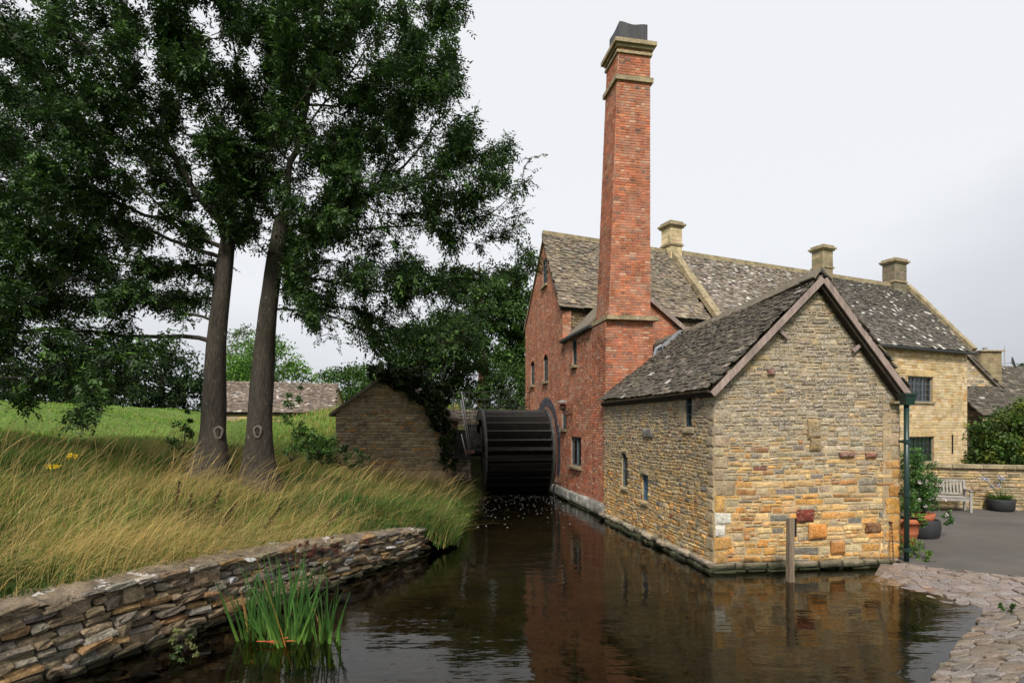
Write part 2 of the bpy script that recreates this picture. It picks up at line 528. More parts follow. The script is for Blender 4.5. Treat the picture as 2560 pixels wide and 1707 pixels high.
K = {
    'brick': Kind('brick', M['brick'], mk_block(.03, .09, .02), 6),
    'blue_brick': Kind('brick', M['blue_brick'], mk_block(.03, .09, .02), 4),
    'stone': Kind('stone', M['stone'], mk_block(.07, .13, .085, .12), 14),
    'annex': Kind('stone', M['annex_stone'], mk_block(.07, .13, .085, .12), 14),
    'ashlar': Kind('stone', M['ashlar'], mk_block(.03, .07, .03, .03), 6),
    'plinth': Kind('stone', M['plinth'], mk_block(.06, .12, .06, .1), 6),
    'dry': Kind('stone', M['dry'], mk_round(.17, 5.2), 18, False),
    'slate': Kind('slate', M['slate'], mk_slate, 8),
    'pale': Kind('slate', M['slate_pale'], mk_slate, 8),
    'flag': Kind('stone', M['paving'], mk_block(.05, .07, .08, .15), 10),
}
def mtx(c, ex, ey, ez):
    m_ = np.eye(4)
    m_[:3, 0], m_[:3, 1], m_[:3, 2], m_[:3, 3] = ex, ey, ez, c
    return m_
def emit(kind, pieces, parent, single, rest, nmax=300):
    """pieces: list of (matrix, colour). The nmax that show largest become parts, the others one joined part."""
    k = K[kind]
    mats = np.array([p[0] for p in pieces]); cols = np.array([p[1] for p in pieces])
    var = RNG.integers(0, len(k.var), len(pieces))
    c = mats[:, :3, 3]
    d = c - CAM
    area = np.linalg.norm(mats[:, :3, 0], axis=1) * np.linalg.norm(mats[:, :3, 1], axis=1)
    sc = area / (d ** 2).sum(1)
    px, py = d[:, 0] / d[:, 1], d[:, 2] / d[:, 1]
    nface = np.cross(mats[:, :3, 0], mats[:, :3, 1])
    facing = -(nface * d).sum(1) / (np.linalg.norm(nface, axis=1) * np.linalg.norm(d, axis=1) + 1e-9)
    sc = sc * np.clip(facing, .001, 1)
    sc[(d[:, 1] < .5) | (np.abs(px) > .9) | (py > .75) | (py < -.46)] *= 1e-4
    order = np.argsort(-sc)
    for i in order[:nmax]:
        put(single, k.mesh(var[i]), parent, Matrix(mats[i].tolist()), cols[i])
    rem = order[nmax:]
    if len(rem):
        VS, T, Q, CS, n = [], [], [], [], 0
        for vi in range(len(k.var)):
            s = rem[var[rem] == vi]
            if not len(s):
                continue
            tv, tf = k.var[vi]
            h = np.c_[tv, np.ones(len(tv))]
            w_ = np.einsum('nij,kj->nki', mats[s], h)[:, :, :3]
            VS.append(w_.reshape(-1, 3))
            CS.append(np.repeat(cols[s], len(tv), 0))
            off = n + np.arange(len(s)) * len(tv)
            for size, dst in ((3, T), (4, Q)):
                ff = np.array([x for x in tf if len(x) == size])
                if len(ff):
                    dst.append((ff[None] + off[:, None, None]).reshape(-1, size))
            n += len(s) * len(tv)
        fs = [np.concatenate(x) for x in (T, Q) if x]
        tag(put(rest, mesh_np(rest, np.concatenate(VS), fs, k.mat, np.concatenate(CS), k.smooth), parent), kind='stuff')

def xrange_at(outline, v):
    xs = []
    n = len(outline)
    for i in range(n):
        (x0, y0), (x1, y1) = outline[i], outline[(i + 1) % n]
        if (y0 - v) * (y1 - v) <= 0 and y0 != y1:
            xs.append(x0 + (x1 - x0) * (v - y0) / (y1 - y0))
    return (min(xs), max(xs)) if len(xs) >= 2 else None
def breaks(v0, v1, marks, hmin, hmax, r):
    ms = [v0] + sorted(m_ for m_ in set(marks) if v0 + .03 < m_ < v1 - .03) + [v1]
    out = [v0]
    for a, b in zip(ms, ms[1:]):
        n = max(1, round((b - a) / ((hmin + hmax) / 2)))
        w_ = r.uniform(hmin, hmax, n)
        out += list(a + np.cumsum(w_) / w_.sum() * (b - a))
    return out
def lay(fr, outline, holes, hs, ls, gap, depth, tint, r, v0=None, v1=None, quoin=None, w0=0.0, bond=None, wob=0.0, rub=0.0):
    """stones or bricks in courses over a convex outline, leaving holes (u0,v0,u1,v1)"""
    ys = [p[1] for p in outline]
    v0 = min(ys) if v0 is None else v0
    v1 = max(ys) if v1 is None else v1
    if bond:
        vb = list(np.arange(v0, v1, hs[0]))
    else:
        vb = breaks(v0, v1, [h[1] for h in holes] + [h[3] for h in holes], hs[0], hs[1], r)
    res = []
    def wave(u, v): return rub * (math.sin(u * 2.1 + v * 1.3) + .6 * math.sin(u * 4.7 - v * 2.9 + 1))
    def one(a, b, lo, hi, dd=None, q=False):
        if b - a < .03 or hi - lo < .02:
            return
        dd = dd or r.uniform(*depth)
        rot = r.normal(0, wob)
        if rub and not q:                          # random rubble: courses wander, some beds split in two
            if hi - lo > .085 and r.random() < .3 and not dd is None and b - a > .1:
                m_ = lo + (hi - lo) * r.uniform(.38, .62)
                k_ = a + (b - a) * r.uniform(.3, .7)
                for aa, bb, l2, h2 in ((a, b, lo, m_), (a, k_, m_, hi), (k_, b, m_, hi)):
                    res.append((mtx(fr.p((aa + bb) / 2, (l2 + h2) / 2 + wave((a + b) / 2, (lo + hi) / 2), w0 - .03), fr.ex * (bb - aa - gap), fr.ey * (h2 - l2 - gap), fr.n * (r.uniform(*depth) + .03)), tint((a + b) / 2, (lo + hi) / 2, r, q)))
                return
            dv = wave((a + b) / 2, (lo + hi) / 2) + r.normal(0, .006)
            lo, hi = lo + dv, hi + dv + r.normal(0, .008)
        ex = fr.ex * math.cos(rot) + fr.ey * math.sin(rot)
        ey = fr.ey * math.cos(rot) - fr.ex * math.sin(rot)
        res.append((mtx(fr.p((a + b) / 2, (lo + hi) / 2, w0 - .03), ex * (b - a - gap), ey * (hi - lo - gap), fr.n * (dd + .03)),
                    tint((a + b) / 2, (lo + hi) / 2, r, q)))
    qside = []
    if quoin:
        ql, qh, sides = quoin
        for sd_ in sides:
            v, k, seq = v0, 0, []
            vt = min((p[1] for p in outline if p[1] > v0 + .5 and abs(p[0] - (min(x for x, _ in outline) if sd_ < 0 else max(x for x, _ in outline))) < .01), default=v1)
            while v < vt - .12:
                h = min(r.uniform(qh * .75, qh * 1.25), vt - v)
                L = ql * (1 if k % 2 else .62) * r.uniform(.85, 1.15)
                seq.append((v, v + h, L)); v += h; k += 1
            qside.append((sd_, seq))
            for lo, hi, L in seq:
                xr = xrange_at(outline, (lo + hi) / 2)
                if xr:
                    a, b = (xr[0], xr[0] + L) if sd_ < 0 else (xr[1] - L, xr[1])
                    one(a, b, lo, hi, depth[1] * 1.05, True)
    for ci, (lo, hi) in enumerate(zip(vb, vb[1:] + ([v1] if bond else []))):
        mid = (lo + hi) / 2
        xr = xrange_at(outline, min(mid + (hi - lo) * .2, v1 - 1e-3))
        if not xr or hi - lo < .02:
            continue
        a, b = xr
        for sd_, seq in qside:
            for l2, h2, L in seq:
                if l2 <= mid < h2:
                    if sd_ < 0: a += L
                    else: b -= L
        segs = [(a, b)]
        for h in holes:
            if h[1] < mid < h[3]:
                ns = []
                for s in segs:
                    if h[2] <= s[0] or h[0] >= s[1]:
                        ns.append(s)
                    else:
                        ns += [(s[0], h[0]), (h[2], s[1])]
                segs = [s for s in ns if s[1] - s[0] > .03]
        for s in segs:
            if bond:
                st, hd = bond
                p = math.floor(s[0] / (st + hd)) * (st + hd) + (0 if ci % 2 else -(st + hd) / 2 - 0)
                k = 0
                while p < s[1]:
                    L = st if k % 2 == 0 else hd
                    aa, bb = max(p, s[0]), min(p + L, s[1])
                    if bb - aa > .035:
                        one(aa, bb, lo, hi)
                    p += L; k += 1
            else:
                p = s[0]
                while p < s[1] - .02:
                    L = r.uniform(*ls) * (1.0 if r.random() > .12 else 1.5)
                    q = min(p + L, s[1])
                    if s[1] - q < ls[0] * .6:
                        q = s[1]
                    one(p, q, lo, hi)
                    p = q
    return res

def clip(poly, outline):
    """clip a polygon by a convex counter-clockwise outline"""
    out = poly
    n = len(outline)
    for i in range(n):
        a, b = outline[i], outline[(i + 1) % n]
        inp, out = out, []
        if not inp:
            break
        def side(p):
            return (b[0] - a[0]) * (p[1] - a[1]) - (b[1] - a[1]) * (p[0] - a[0])
        for j in range(len(inp)):
            p, q = inp[j], inp[(j + 1) % len(inp)]
            sp_, sq = side(p), side(q)
            if sp_ >= 0:
                out.append(p)
            if sp_ * sq < 0:
                t = sp_ / (sp_ - sq)
                out.append((p[0] + (q[0] - p[0]) * t, p[1] + (q[1] - p[1]) * t))
    return out
def core(name, fr, outline, holes, thick, mat_, parent):
    """the wall behind the pieces: face with openings, reveals, ends and back"""
    mb = MB()
    us = sorted({p[0] for p in outline} | {x for h in holes for x in (h[0], h[2])})
    vv = sorted({p[1] for p in outline} | {x for h in holes for x in (h[1], h[3])})
    us, vv = [us[0]] + [u for a, u in zip(us, us[1:]) if u - a > 1e-4], [vv[0]] + [u for a, u in zip(vv, vv[1:]) if u - a > 1e-4]
    for i in range(len(us) - 1):
        for j in range(len(vv) - 1):
            cu, cv = (us[i] + us[i + 1]) / 2, (vv[j] + vv[j + 1]) / 2
            if any(h[0] < cu < h[2] and h[1] < cv < h[3] for h in holes):
                continue
            pg = clip([(us[i], vv[j]), (us[i + 1], vv[j]), (us[i + 1], vv[j + 1]), (us[i], vv[j + 1])], outline)
            if len(pg) >= 3:
                mb.add([fr.p(u, v) for u, v in pg], [tuple(range(len(pg)))])
                mb.add([fr.p(u, v, -thick) for u, v in pg], [tuple(range(len(pg)))[::-1]])
    for pg, fl in [(outline, 1)] + [([(h[0], h[1]), (h[2], h[1]), (h[2], h[3]), (h[0], h[3])], -1) for h in holes]:
        n = len(pg)
        for i in range(n):
            a, b = pg[i], pg[(i + 1) % n]
            q = [fr.p(*a), fr.p(*a, -thick), fr.p(*b, -thick), fr.p(*b)]
            mb.add(q, [(0, 1, 2, 3) if fl > 0 else (3, 2, 1, 0)])
    return mb.build(name, mat_, parent)
def roof(P00, P10, P11, P01, kind, parent, tint, r, exp=(.26, .13), wid=(.22, .42), thick=.03, sag=.0, nmax=300, under='soil'):
    """P00-P10 the eave (left to right seen from outside), P01-P11 the ridge"""
    P00, P10, P11, P01 = [np.array(p, float) for p in (P00, P10, P11, P01)]
    S = (np.linalg.norm(P01 - P00) + np.linalg.norm(P11 - P10)) / 2
    L = max(np.linalg.norm(P10 - P00), np.linalg.norm(P11 - P01))
    n0 = unit(np.cross(P10 - P00, P01 - P00))
    def P(a, b):
        q = P00 * (1 - a) * (1 - b) + P10 * a * (1 - b) + P11 * a * b + P01 * (1 - a) * b
        return q + n0 * (sag * (math.sin(a * 9 + b * 3) * .5 + math.sin(a * 4.3 + 1 + b * 5)) - sag * 2.2 * math.sin(math.pi * a) * b)
    pcs = []
    v = 0.0
    while v < S - .04:
        e = exp[0] + (exp[1] - exp[0]) * (v / S)
        ln = e * 1.75
        u = -r.uniform(0, .2)
        ww = 1 - .35 * v / S
        while u < L:
            w_ = r.uniform(*wid) * ww
            a, b = (u + w_ / 2) / L, min((v + ln / 2) / S, 1.0)
            if a > 1.0: break
            a = max(a, .0)
            c = P(a, b)
            ex = unit(P(min(a + .01, 1), b) - P(max(a - .01, 0), b))
            sy = unit(P(a, min(b + .02, 1)) - P(a, b - .02))
            nn = unit(np.cross(ex, sy))
            t = thick * r.uniform(.7, 1.5)
            sy2 = unit(sy - nn * (t * 1.35 / ln)) 
            rot = r.normal(0, .018)
            ex2 = unit(ex + sy * rot)
            jv = r.normal(0, .012)
            pcs.append((mtx(c + nn * (t * .55) + sy * jv, ex2 * (w_ - .008), sy2 * ln, unit(np.cross(ex2, sy2)) * t), tint(a, b, r)))
            u += w_
        v += e
    mb = MB()
    lo = -.06 - sag * 4
    q = [P00, P10, P11, P01]
    mb.add([x + n0 * (-.02 - sag * 4) for x in q] + [x + n0 * (lo - .05) for x in q], [(0, 1, 2, 3), (7, 6, 5, 4), (0, 4, 5, 1), (1, 5, 6, 2), (2, 6, 7, 3), (3, 7, 4, 0)])
    deck = mb.build('roof', M[under], parent)
    emit(kind, pcs, deck, 'slate', 'slates', nmax)
    return deck
def window(parent, fr, h, nx, ny, depth=.14, fm='paint', bar=.025, rim=.05, sill=None, lights=1, gm='glass', sillm='coping'):
    u0, v0, u1, v1 = h
    mb = MB()
    c = fr.p((u0 + u1) / 2, (v0 + v1) / 2, -depth)
    t = .05
    for u in (u0 + rim / 2, u1 - rim / 2):
        mb.box(fr.p(u, (v0 + v1) / 2, -depth), (rim, v1 - v0, t), fr.ax)
    for v in (v0 + rim / 2, v1 - rim / 2):
        mb.box(fr.p((u0 + u1) / 2, v, -depth), (u1 - u0 - 2 * rim, rim, t - .004), fr.ax)
    for k in range(1, lights):
        mb.box(fr.p(u0 + (u1 - u0) * k / lights, (v0 + v1) / 2, -depth), (rim * .9, v1 - v0 - 2 * rim, t + .006), fr.ax)
    iu, iv = (u1 - u0 - 2 * rim), (v1 - v0 - 2 * rim)
    for i in range(1, nx):
        mb.box(fr.p(u0 + rim + iu * i / nx, (v0 + v1) / 2, -depth), (bar, iv, t * .6), fr.ax)
    for j in range(1, ny):
        mb.box(fr.p((u0 + u1) / 2, v0 + rim + iv * j / ny, -depth), (iu, bar, t * .5), fr.ax)
    w_ = mb.build('window', M[fm], parent)
    for i in range(nx):
        for j in range(ny):
            uu, v_ = u0 + rim + iu * (i + .5) / nx, v0 + rim + iv * (j + .5) / ny
            tl = unit(fr.ex + fr.n * RNG.normal(0, .02)); tn = unit(np.cross(tl, fr.ey))
            MB().box(fr.p(uu, v_, -depth - .012), (iu / nx + .004, iv / ny + .004, .006), (tl, fr.ey, tn)).build('pane', M[gm], w_)
    if sill:
        MB().box(fr.p((u0 + u1) / 2, v0 - sill / 2 - .005, .02), (u1 - u0 + .16, sill, .2), fr.ax).build('sill', M[sillm], w_)
    return w_
# ------------------------------------------------------------------ terrain, water, yard
PL = np.array([(-7.9, 1.4), (-1.72, 13.95), (-1.75, 23.6), (-1.5, 28.9), (3.0, 31.5), (70, 62)])
PB = np.array([.93, .45, .15, 3.1, 3.4, 3.6])
def bank(x, y):
    """signed distance to the bank's edge (positive inland) and ground height"""
    x, y = np.asarray(x, float), np.asarray(y, float)
    best = np.full(x.shape, 1e9); base = np.zeros(x.shape); sgn = np.ones(x.shape)
    for i in range(len(PL) - 1):
        a, b = PL[i], PL[i + 1]
        d = b - a; L2 = d @ d
        t = np.clip(((x - a[0]) * d[0] + (y - a[1]) * d[1]) / L2, 0, 1)
        qx, qy = a[0] + t * d[0], a[1] + t * d[1]
        dist = np.hypot(x - qx, y - qy)
        s = np.sign(d[0] * (y - qy) - d[1] * (x - qx))
        m_ = dist < best - 1e-9
        best = np.where(m_, dist, best); base = np.where(m_, PB[i] + (PB[i + 1] - PB[i]) * t, base); sgn = np.where(m_, s, sgn)
    d = best * sgn
    cap = 4.25 - 1.6 * np.exp(-((x + 15) / 7) ** 2) * np.clip((y - 20) / 12, 0, 1)
    hh = base + (cap - base) * (1 - np.exp(-.225 * np.maximum(d, 0) / np.maximum(cap - base, .2))) + np.minimum(d, 0) * 1.1
    hh = hh + .06 * np.sin(x * 1.7 + y * .6) * np.clip(d, 0, 1) + .05 * np.sin(y * 1.3 - x * .8) * np.clip(d, 0, 1)
    return d, hh
def grid_mesh(name, xs, ys, hf, keep, mat_):
    X, Y = np.meshgrid(xs, ys)
    Z = hf(X, Y)
    idx = np.arange(X.size).reshape(X.shape)
    f = np.stack([idx[:-1, :-1], idx[:-1, 1:], idx[1:, 1:], idx[1:, :-1]], -1).reshape(-1, 4)
    k = keep(X, Y)
    f = f[k.ravel()[f].all(1)]
    return mesh_np(name, np.stack([X, Y, Z], -1).reshape(-1, 3), f, mat_, None, True)
xs = np.concatenate([np.arange(-120, -24, 3), np.arange(-24, 3.1, .3), np.arange(4, 90, 3)])
ys = np.concatenate([np.arange(1, 27, .3), np.arange(27, 150, 2.5)])
def keep_bank(x, y):
    d, h = bank(x, y)
    return np.where(y < 13.9, d > .22, d > -.9)
me = grid_mesh('bank', xs, ys, lambda x, y: bank(x, y)[1], keep_bank, M['earth'])
me.materials.append(M['field'])
cy_ = np.zeros(len(me.polygons) * 3, dtype=np.float32)
me.polygons.foreach_get('center', cy_)
cy_ = cy_.reshape(-1, 3)
me.polygons.foreach_set('material_index', ((cy_[:, 1] > 19 + 2 * np.sin(cy_[:, 0])) & (bank(cy_[:, 0], cy_[:, 1])[0] > 4)).astype(np.int32))
shell('bank', me)
MB().add([(-1500, -200, -.9), (1500, -200, -.9), (1500, 2500, -.9), (-1500, 2500, -.9)], [(0, 1, 2, 3)]).build('ground', M['field'])
tag(bpy.data.objects['ground'], kind='structure')
MB().add([(-9, -1, -.55), (12, -1, -.55), (9, 12, -.5), (6, 30, -.5), (-3, 30, -.5)], [(0, 1, 2, 3, 4)]).build('river_bed', M['bed'])
tag(bpy.data.objects['river_bed'], kind='structure')
wx = MB().add([(-8.6, -.5, 0), (4.5, -.5, 0), (8.2, 9, 0), (8.2, 12.6, 0), (4.4, 13, 0), (3.3, 18.5, 0), (1.2, 30.2, 0), (-2.4, 28.7, 0), (-2.4, 13.7, 0), (-7.9, 1.4, 0)], [tuple(range(10))]).build('water', M['water'])
tag(wx, kind='structure')

# stones lying on the bed, seen through the clear shallow water
r = np.random.default_rng(5)
pcs = []
for i in range(420):
    x, y = r.uniform(-4, 8), r.uniform(5.2, 11)
    if (x - 8) * .65 + (y - 9.2) * -.7 > 0 or (x + 5.2) < (y - 6.9) * .5: continue
    s = r.uniform(.06, .2); a = r.uniform(0, 6.3)
    g = r.uniform(.6, 1.3)
    pcs.append((mtx((x, y, -.6), (s * math.cos(a), s * math.sin(a), 0), (-s * .7 * math.sin(a), s * .7 * math.cos(a), 0), (0, 0, .12 * r.uniform(.8, 1.4))), (.16 * g, .13 * g, .06 * g)))
K['pebble'] = Kind('pebble', M['stone'], mk_round(), 5, True)
emit('pebble', pcs, bpy.data.objects['river_bed'], 'stone', 'stones', 0)

def jit(c, r, s=.16, h=.025):
    g = r.lognormal(0, s)
    return np.clip(np.array(c) * g * (1 + r.normal(0, h, 3)), .005, .85)
def pick(r, pal):
    w_ = np.array([p[0] for p in pal], float)
    return pal[r.choice(len(pal), p=w_ / w_.sum())][1]
# yard, ramp and the pitched-stone edge
mb = MB()
yard = [(8.05, 11.5, .13), (9.6, 9.9, .29), (13, 7.2, .42), (60, 7.2, .45), (60, 19, .45), (14, 19, .42), (7.1, 19, .3), (8.12, 12.2, .14)]
mb.add(yard, [(0, 1, 2, 5), (2, 3, 4, 5), (0, 5, 6, 7)])
mb.add([(6, 19, .3), (60, 19, .44), (60, 60, .44), (6, 33, .3)], [(0, 1, 2, 3)])
shell('yard', mb.mesh('yard', M['asphalt']))
mb = MB().add([(6.72, 10.75, -.08), (7.46, 8.9, -.08), (9.7, 9.9, .27), (8.05, 11.62, .11), (7.75, 11.95, .08), (6.72, 10.75, -.6), (7.46, 8.9, -.6), (9.7, 9.9, -.6), (7.75, 11.95, -.6)],
              [(0, 1, 2, 3, 4), (0, 5, 6, 1), (1, 6, 7, 2), (0, 4, 8, 5)])
ramp_o = shell('ramp', mb.mesh('ramp', M['joint']))
def crazy(S, nu, nv, parent, tint, r, hgt=(.02, .05), gap=.012, su=1.0, sv=1.0, jt=.42):
    """crazy paving: Voronoi flags on the bilinear patch S(a, b), a and b in 0..1; su, sv its size in metres"""
    pts = [((i + .5 + (.5 if j % 2 else 0) + r.uniform(-jt, jt)) / nu * su, (j + .5 + r.uniform(-jt, jt)) / nv * sv) for j in range(nv) for i in range(-1, nu + 1)]
    P_ = np.array(pts)
    for k, p in enumerate(P_):
        if not (-.01 < p[0] < su + .01): continue
        cell = [(p[0] - .5, p[1] - .5), (p[0] + .5, p[1] - .5), (p[0] + .5, p[1] + .5), (p[0] - .5, p[1] + .5)]
        cell = clip(cell, [(0, 0), (su, 0), (su, sv), (0, sv)])
        dd = np.linalg.norm(P_ - p, axis=1)
        for q in np.argsort(dd)[1:15]:
            mx, my = (P_[q] + p) / 2; dx, dy = P_[q] - p
            cell = clip(cell, [(mx + dy * 9 - dx * 0, my - dx * 9), (mx - dy * 9, my + dx * 9), (mx - dy * 9 - dx * 99, my + dx * 9 - dy * 99), (mx + dy * 9 - dx * 99, my - dx * 9 - dy * 99)])
            if len(cell) < 3: break
        if len(cell) < 3: continue
        c = np.mean(cell, axis=0); m_ = len(cell)
        h0 = r.uniform(*hgt); tx, ty = r.normal(0, .06, 2)
        V, n = [], UP
        for lv, ins, hh in ((0, gap * .5, -.06), (1, gap * .6, h0 - .012), (2, gap + .016, h0)):
            for (x, y) in cell:
                d = np.array((x, y)) - c; L = np.linalg.norm(d) + 1e-6
                q = c + d * max(.3, 1 - ins / L)
                V.append(S(q[0] / su, q[1] / sv) + UP * (hh + (tx * d[0] + ty * d[1] if lv else 0)))
        V.append(S(c[0] / su, c[1] / sv) + UP * (h0 + r.uniform(-.004, .008)))
        o = V[-1].copy()
        mb = MB()
        fs = []
        for l_ in (0, m_):
            for i in range(m_):
                j = (i + 1) % m_
                fs.append((l_ + i, l_ + j, l_ + m_ + j, l_ + m_ + i))
        fs += [(2 * m_ + i, 2 * m_ + (i + 1) % m_, 3 * m_) for i in range(m_)]
        mb.add([v - o for v in V], fs)
        put('stone', mb.mesh('stone', M['paving']), parent, Matrix.Translation(Vector(o)), tint(c[0] / su, c[1] / sv, r))
r = np.random.default_rng(21)
A_, B_, C_, D_ = V3(6.72, 10.75, -.07), V3(7.46, 8.9, -.07), V3(9.75, 9.75, .27), V3(7.95, 11.85, .09)
def t_ramp(a, b, r):
    c = (.19, .12, .07) if a < .35 and b < .45 and r.random() < .7 else (.215, .168, .14) if r.random() < .6 else (.21, .178, .165)
    return jit(c, r, .07, .012)
crazy(lambda a, b: A_ * (1 - a) * (1 - b) + B_ * (1 - a) * b + C_ * a * b + D_ * a * (1 - b), 17, 9, ramp_o, t_ramp, r, (.008, .05), .004, 2.1, 2.0)
I0, I1, nrm = V3(7.62, 9.1, .0), V3(3.3, 5.15, .0), V3(.67, -.742, 0)
mb = MB()
q = [I0 + (0, 0, -.02), I1 + (0, 0, -.02), I1 + nrm * .75 + (0, 0, .24), I0 + nrm * .75 + (0, 0, .24)]
mb.add([*q, q[0] - V3(0, 0, .6), q[1] - V3(0, 0, .6)], [(0, 1, 2, 3), (0, 4, 5, 1)])
edge_o = shell('stone_edging', mb.mesh('stone_edging', M['joint']))
Lk = float(np.linalg.norm(I1 - I0))
crazy(lambda a, b: I0 + (I1 - I0) * b + nrm * (-.06 + .84 * a) + UP * (-.02 + .27 * a + .012 * math.sin(b * 60) * (1 - a)), 3, 50, edge_o, lambda a, b, r: jit((.205, .165, .125) if r.random() < .6 else (.215, .185, .165) if r.random() < .9 else (.22, .155, .105), r, .11, .012), r, (.02, .06), .007, .84, Lk)
MB().add([I0 + nrm * .74 + (0, 0, .25), I1 + nrm * .74 + (0, 0, .25), (6, 2.5, .3), (14, 5, .4), (12.5, 7.4, .41), (9.7, 9.75, .285)], [(0, 1, 2, 3, 4, 5)]).build('road', M['asphalt'])
tag(bpy.data.objects['road'], kind='structure')

# ------------------------------------------------------------------ colours of stones and bricks
BRICK = [(5, (.38, .118, .055)), (4, (.34, .115, .065)), (2.5, (.42, .155, .075)), (1.2, (.25, .10, .065)), (.3, (.17, .09, .07)), (1.0, (.44, .25, .16))]
BRICK_DULL = [(5, (.40, .15, .075)), (4, (.36, .13, .07)), (2, (.43, .20, .11)), (1.5, (.28, .12, .075)), (.8, (.46, .29, .19))]
GREY = [(5, (.37, .295, .195)), (3, (.30, .245, .17)), (2.4, (.47, .395, .28)), (1.8, (.18, .152, .118)), (1.2, (.42, .28, .12)), (.06, (.22, .07, .04))]
GOLD = [(5, (.54, .285, .08)), (4, (.50, .315, .125)), (2, (.42, .33, .20)), (1.3, (.34, .16, .05)), (.9, (.17, .15, .12)), (.14, (.20, .065, .035)), (2.5, (.58, .40, .18))]
SIDE = [(4, (.37, .275, .15)), (4, (.43, .275, .105)), (3, (.33, .265, .17)), (1.1, (.16, .145, .125)), (.35, (.22, .075, .04)), (1.5, (.43, .32, .18))]
def t_gable(u, v, r, q):
    f = np.clip((v - 1.3 + r.normal(0, .3)) / 1.6, 0, 1)
    if q:
        if u < 2: return jit((.56, .52, .44) if .6 < v < 1.15 and r.random() < .6 else (.44, .25, .08) if v < 1.4 else (.36, .27, .16), r, .1)
        return jit((.47, .24, .06) if v < 2.3 else (.38, .28, .16), r, .1)
    return jit(pick(r, GREY if r.random() < f else GOLD), r)
def t_side(u, v, r, q):
    if q: return jit((.35, .27, .16), r, .12)
    return jit(pick(r, GOLD if v < 1.6 and r.random() < .6 else SIDE), r)
def t_brick(u, v, r, q): return jit(pick(r, BRICK if (v < 2.2 or r.random() < .25) else BRICK_DULL), r, .14)
def t_chim(u, v, r, q): return jit(pick(r, BRICK), r, .14)
def t_brown(u, v, r, q): return jit(pick(r, [(3, (.19, .135, .075)), (2, (.23, .16, .085)), (1, (.13, .10, .06))]), r)
def t_gold(u, v, r, q): return jit(pick(r, [(4, (.52, .40, .225)), (3, (.49, .37, .195)), (2, (.55, .44, .275)), (.7, (.45, .29, .12))]), r, .06, .015)
def t_shed(u, v, r, q): return jit(pick(r, [(4, (.26, .19, .11)), (3, (.31, .24, .15)), (1, (.33, .18, .065)), (1.5, (.18, .145, .10))]), r)
def t_wall(u, v, r, q): return jit(pick(r, [(4, (.36, .27, .15)), (3, (.30, .235, .14)), (2, (.42, .30, .13))]), r, .14)
def t_slate(a, b, r): return jit(pick(r, [(4, (.080, .068, .052)), (3, (.105, .088, .066)), (2, (.058, .051, .042)), (.6, (.16, .135, .10)), (.07 + .8 * (b < .05), (.42, .40, .36))]), r, .16)
def t_slate2(a, b, r): return jit(pick(r, [(4, (.165, .135, .10)), (3, (.20, .16, .115)), (2, (.11, .095, .075)), (1, (.27, .22, .15))]), r, .15)
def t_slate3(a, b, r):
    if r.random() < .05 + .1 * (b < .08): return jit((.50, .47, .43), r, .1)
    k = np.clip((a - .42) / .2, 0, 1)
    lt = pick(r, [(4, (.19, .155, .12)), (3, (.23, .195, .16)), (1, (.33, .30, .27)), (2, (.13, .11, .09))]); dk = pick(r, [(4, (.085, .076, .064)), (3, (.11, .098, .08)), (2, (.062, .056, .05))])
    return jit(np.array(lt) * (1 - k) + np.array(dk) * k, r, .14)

# ------------------------------------------------------------------ stone outbuilding on the water
A, B, C, D = V3(4.12, 11.60), V3(2.94, 18.2), V3(8.24, 12.1), V3(7.1, 18.7)
annex = thing('stone_outbuilding', (6, 15, 0), 'golden rubble-stone outbuilding with mossy slate roof, its gable rising from the water', 'building')
fg, fs_, fe = Frame(A, C - A), Frame(B, A - B), Frame(C, D - C)
lab = np.linalg.norm(A - B); lac = np.linalg.norm(C - A); lcd = np.linalg.norm(D - C)
og = [(0, -.4), (lac, -.4), (lac, 3.66), (2.27, 5.95), (0, 3.8)]
r = np.random.default_rng(1)
wg = core('gable_wall', fg, og, [], .4, M['annex_lime'], annex)
pcs = lay(fg, [(0, .16), (lac, .16), (lac, 1.85), (0, 1.85)], [], (.10, .18), (.15, .46), .024, (.005, .026), t_gable, r, v0=.16, quoin=(.40, .3, (-1, 1)), wob=.025, rub=.018)
pcs += lay(fg, [(0, 1.85), (lac, 1.85), (lac, 3.66), (2.27, 5.95), (0, 3.8)], [], (.065, .13), (.10, .34), .02, (.005, .022), t_gable, r, v0=1.85, quoin=(.34, .24, (-1, 1)), wob=.03, rub=.016)
def blk(fr, u0, v0, u1, v1, c, w_=.06): return (mtx(fr.p((u0 + u1) / 2, (v0 + v1) / 2, -.03), fr.ex * (u1 - u0), fr.ey * (v1 - v0), fr.n * (w_ + .03)), np.array(c))
pcs += [blk(fg, 1.80, 1.0, 2.16, 1.25, (.17, .035, .022), .075), blk(fg, 3.35, .72, 3.68, .92, (.17, .08, .035), .075), blk(fg, 2.05, .62, 2.45, .93, (.52, .22, .05), .07),
        blk(fg, 2.55, .30, 2.85, .56, (.36, .16, .045), .075), blk(fg, 2.02, 2.72, 2.32, 3.1, (.30, .2, .08), .068), blk(fg, 2.1, 2.45, 2.32, 2.7, (.26, .17, .06), .068),
        blk(fg, 1.15, 4.02, 1.31, 4.13, (.15, .04, .03), .07), blk(fg, 2.75, 2.32, 3.1, 2.42, (.17, .05, .035), .07), blk(fg, 3.35, 2.3, 3.6, 2.4, (.18, .06, .035), .07)]
emit('annex', pcs, wg, 'stone', 'stones')
pcs = lay(fg, [(-.06, -.4), (lac - .1, -.4), (lac - .1, .17), (-.06, .17)], [], (.11, .2), (.18, .55), .012, (.05, .13), lambda u, v, r, q: jit((.29, .235, .16), r, .2), r, wob=.02)
emit('plinth', pcs, wg, 'plinth_stone', 'plinth_stones', 60)
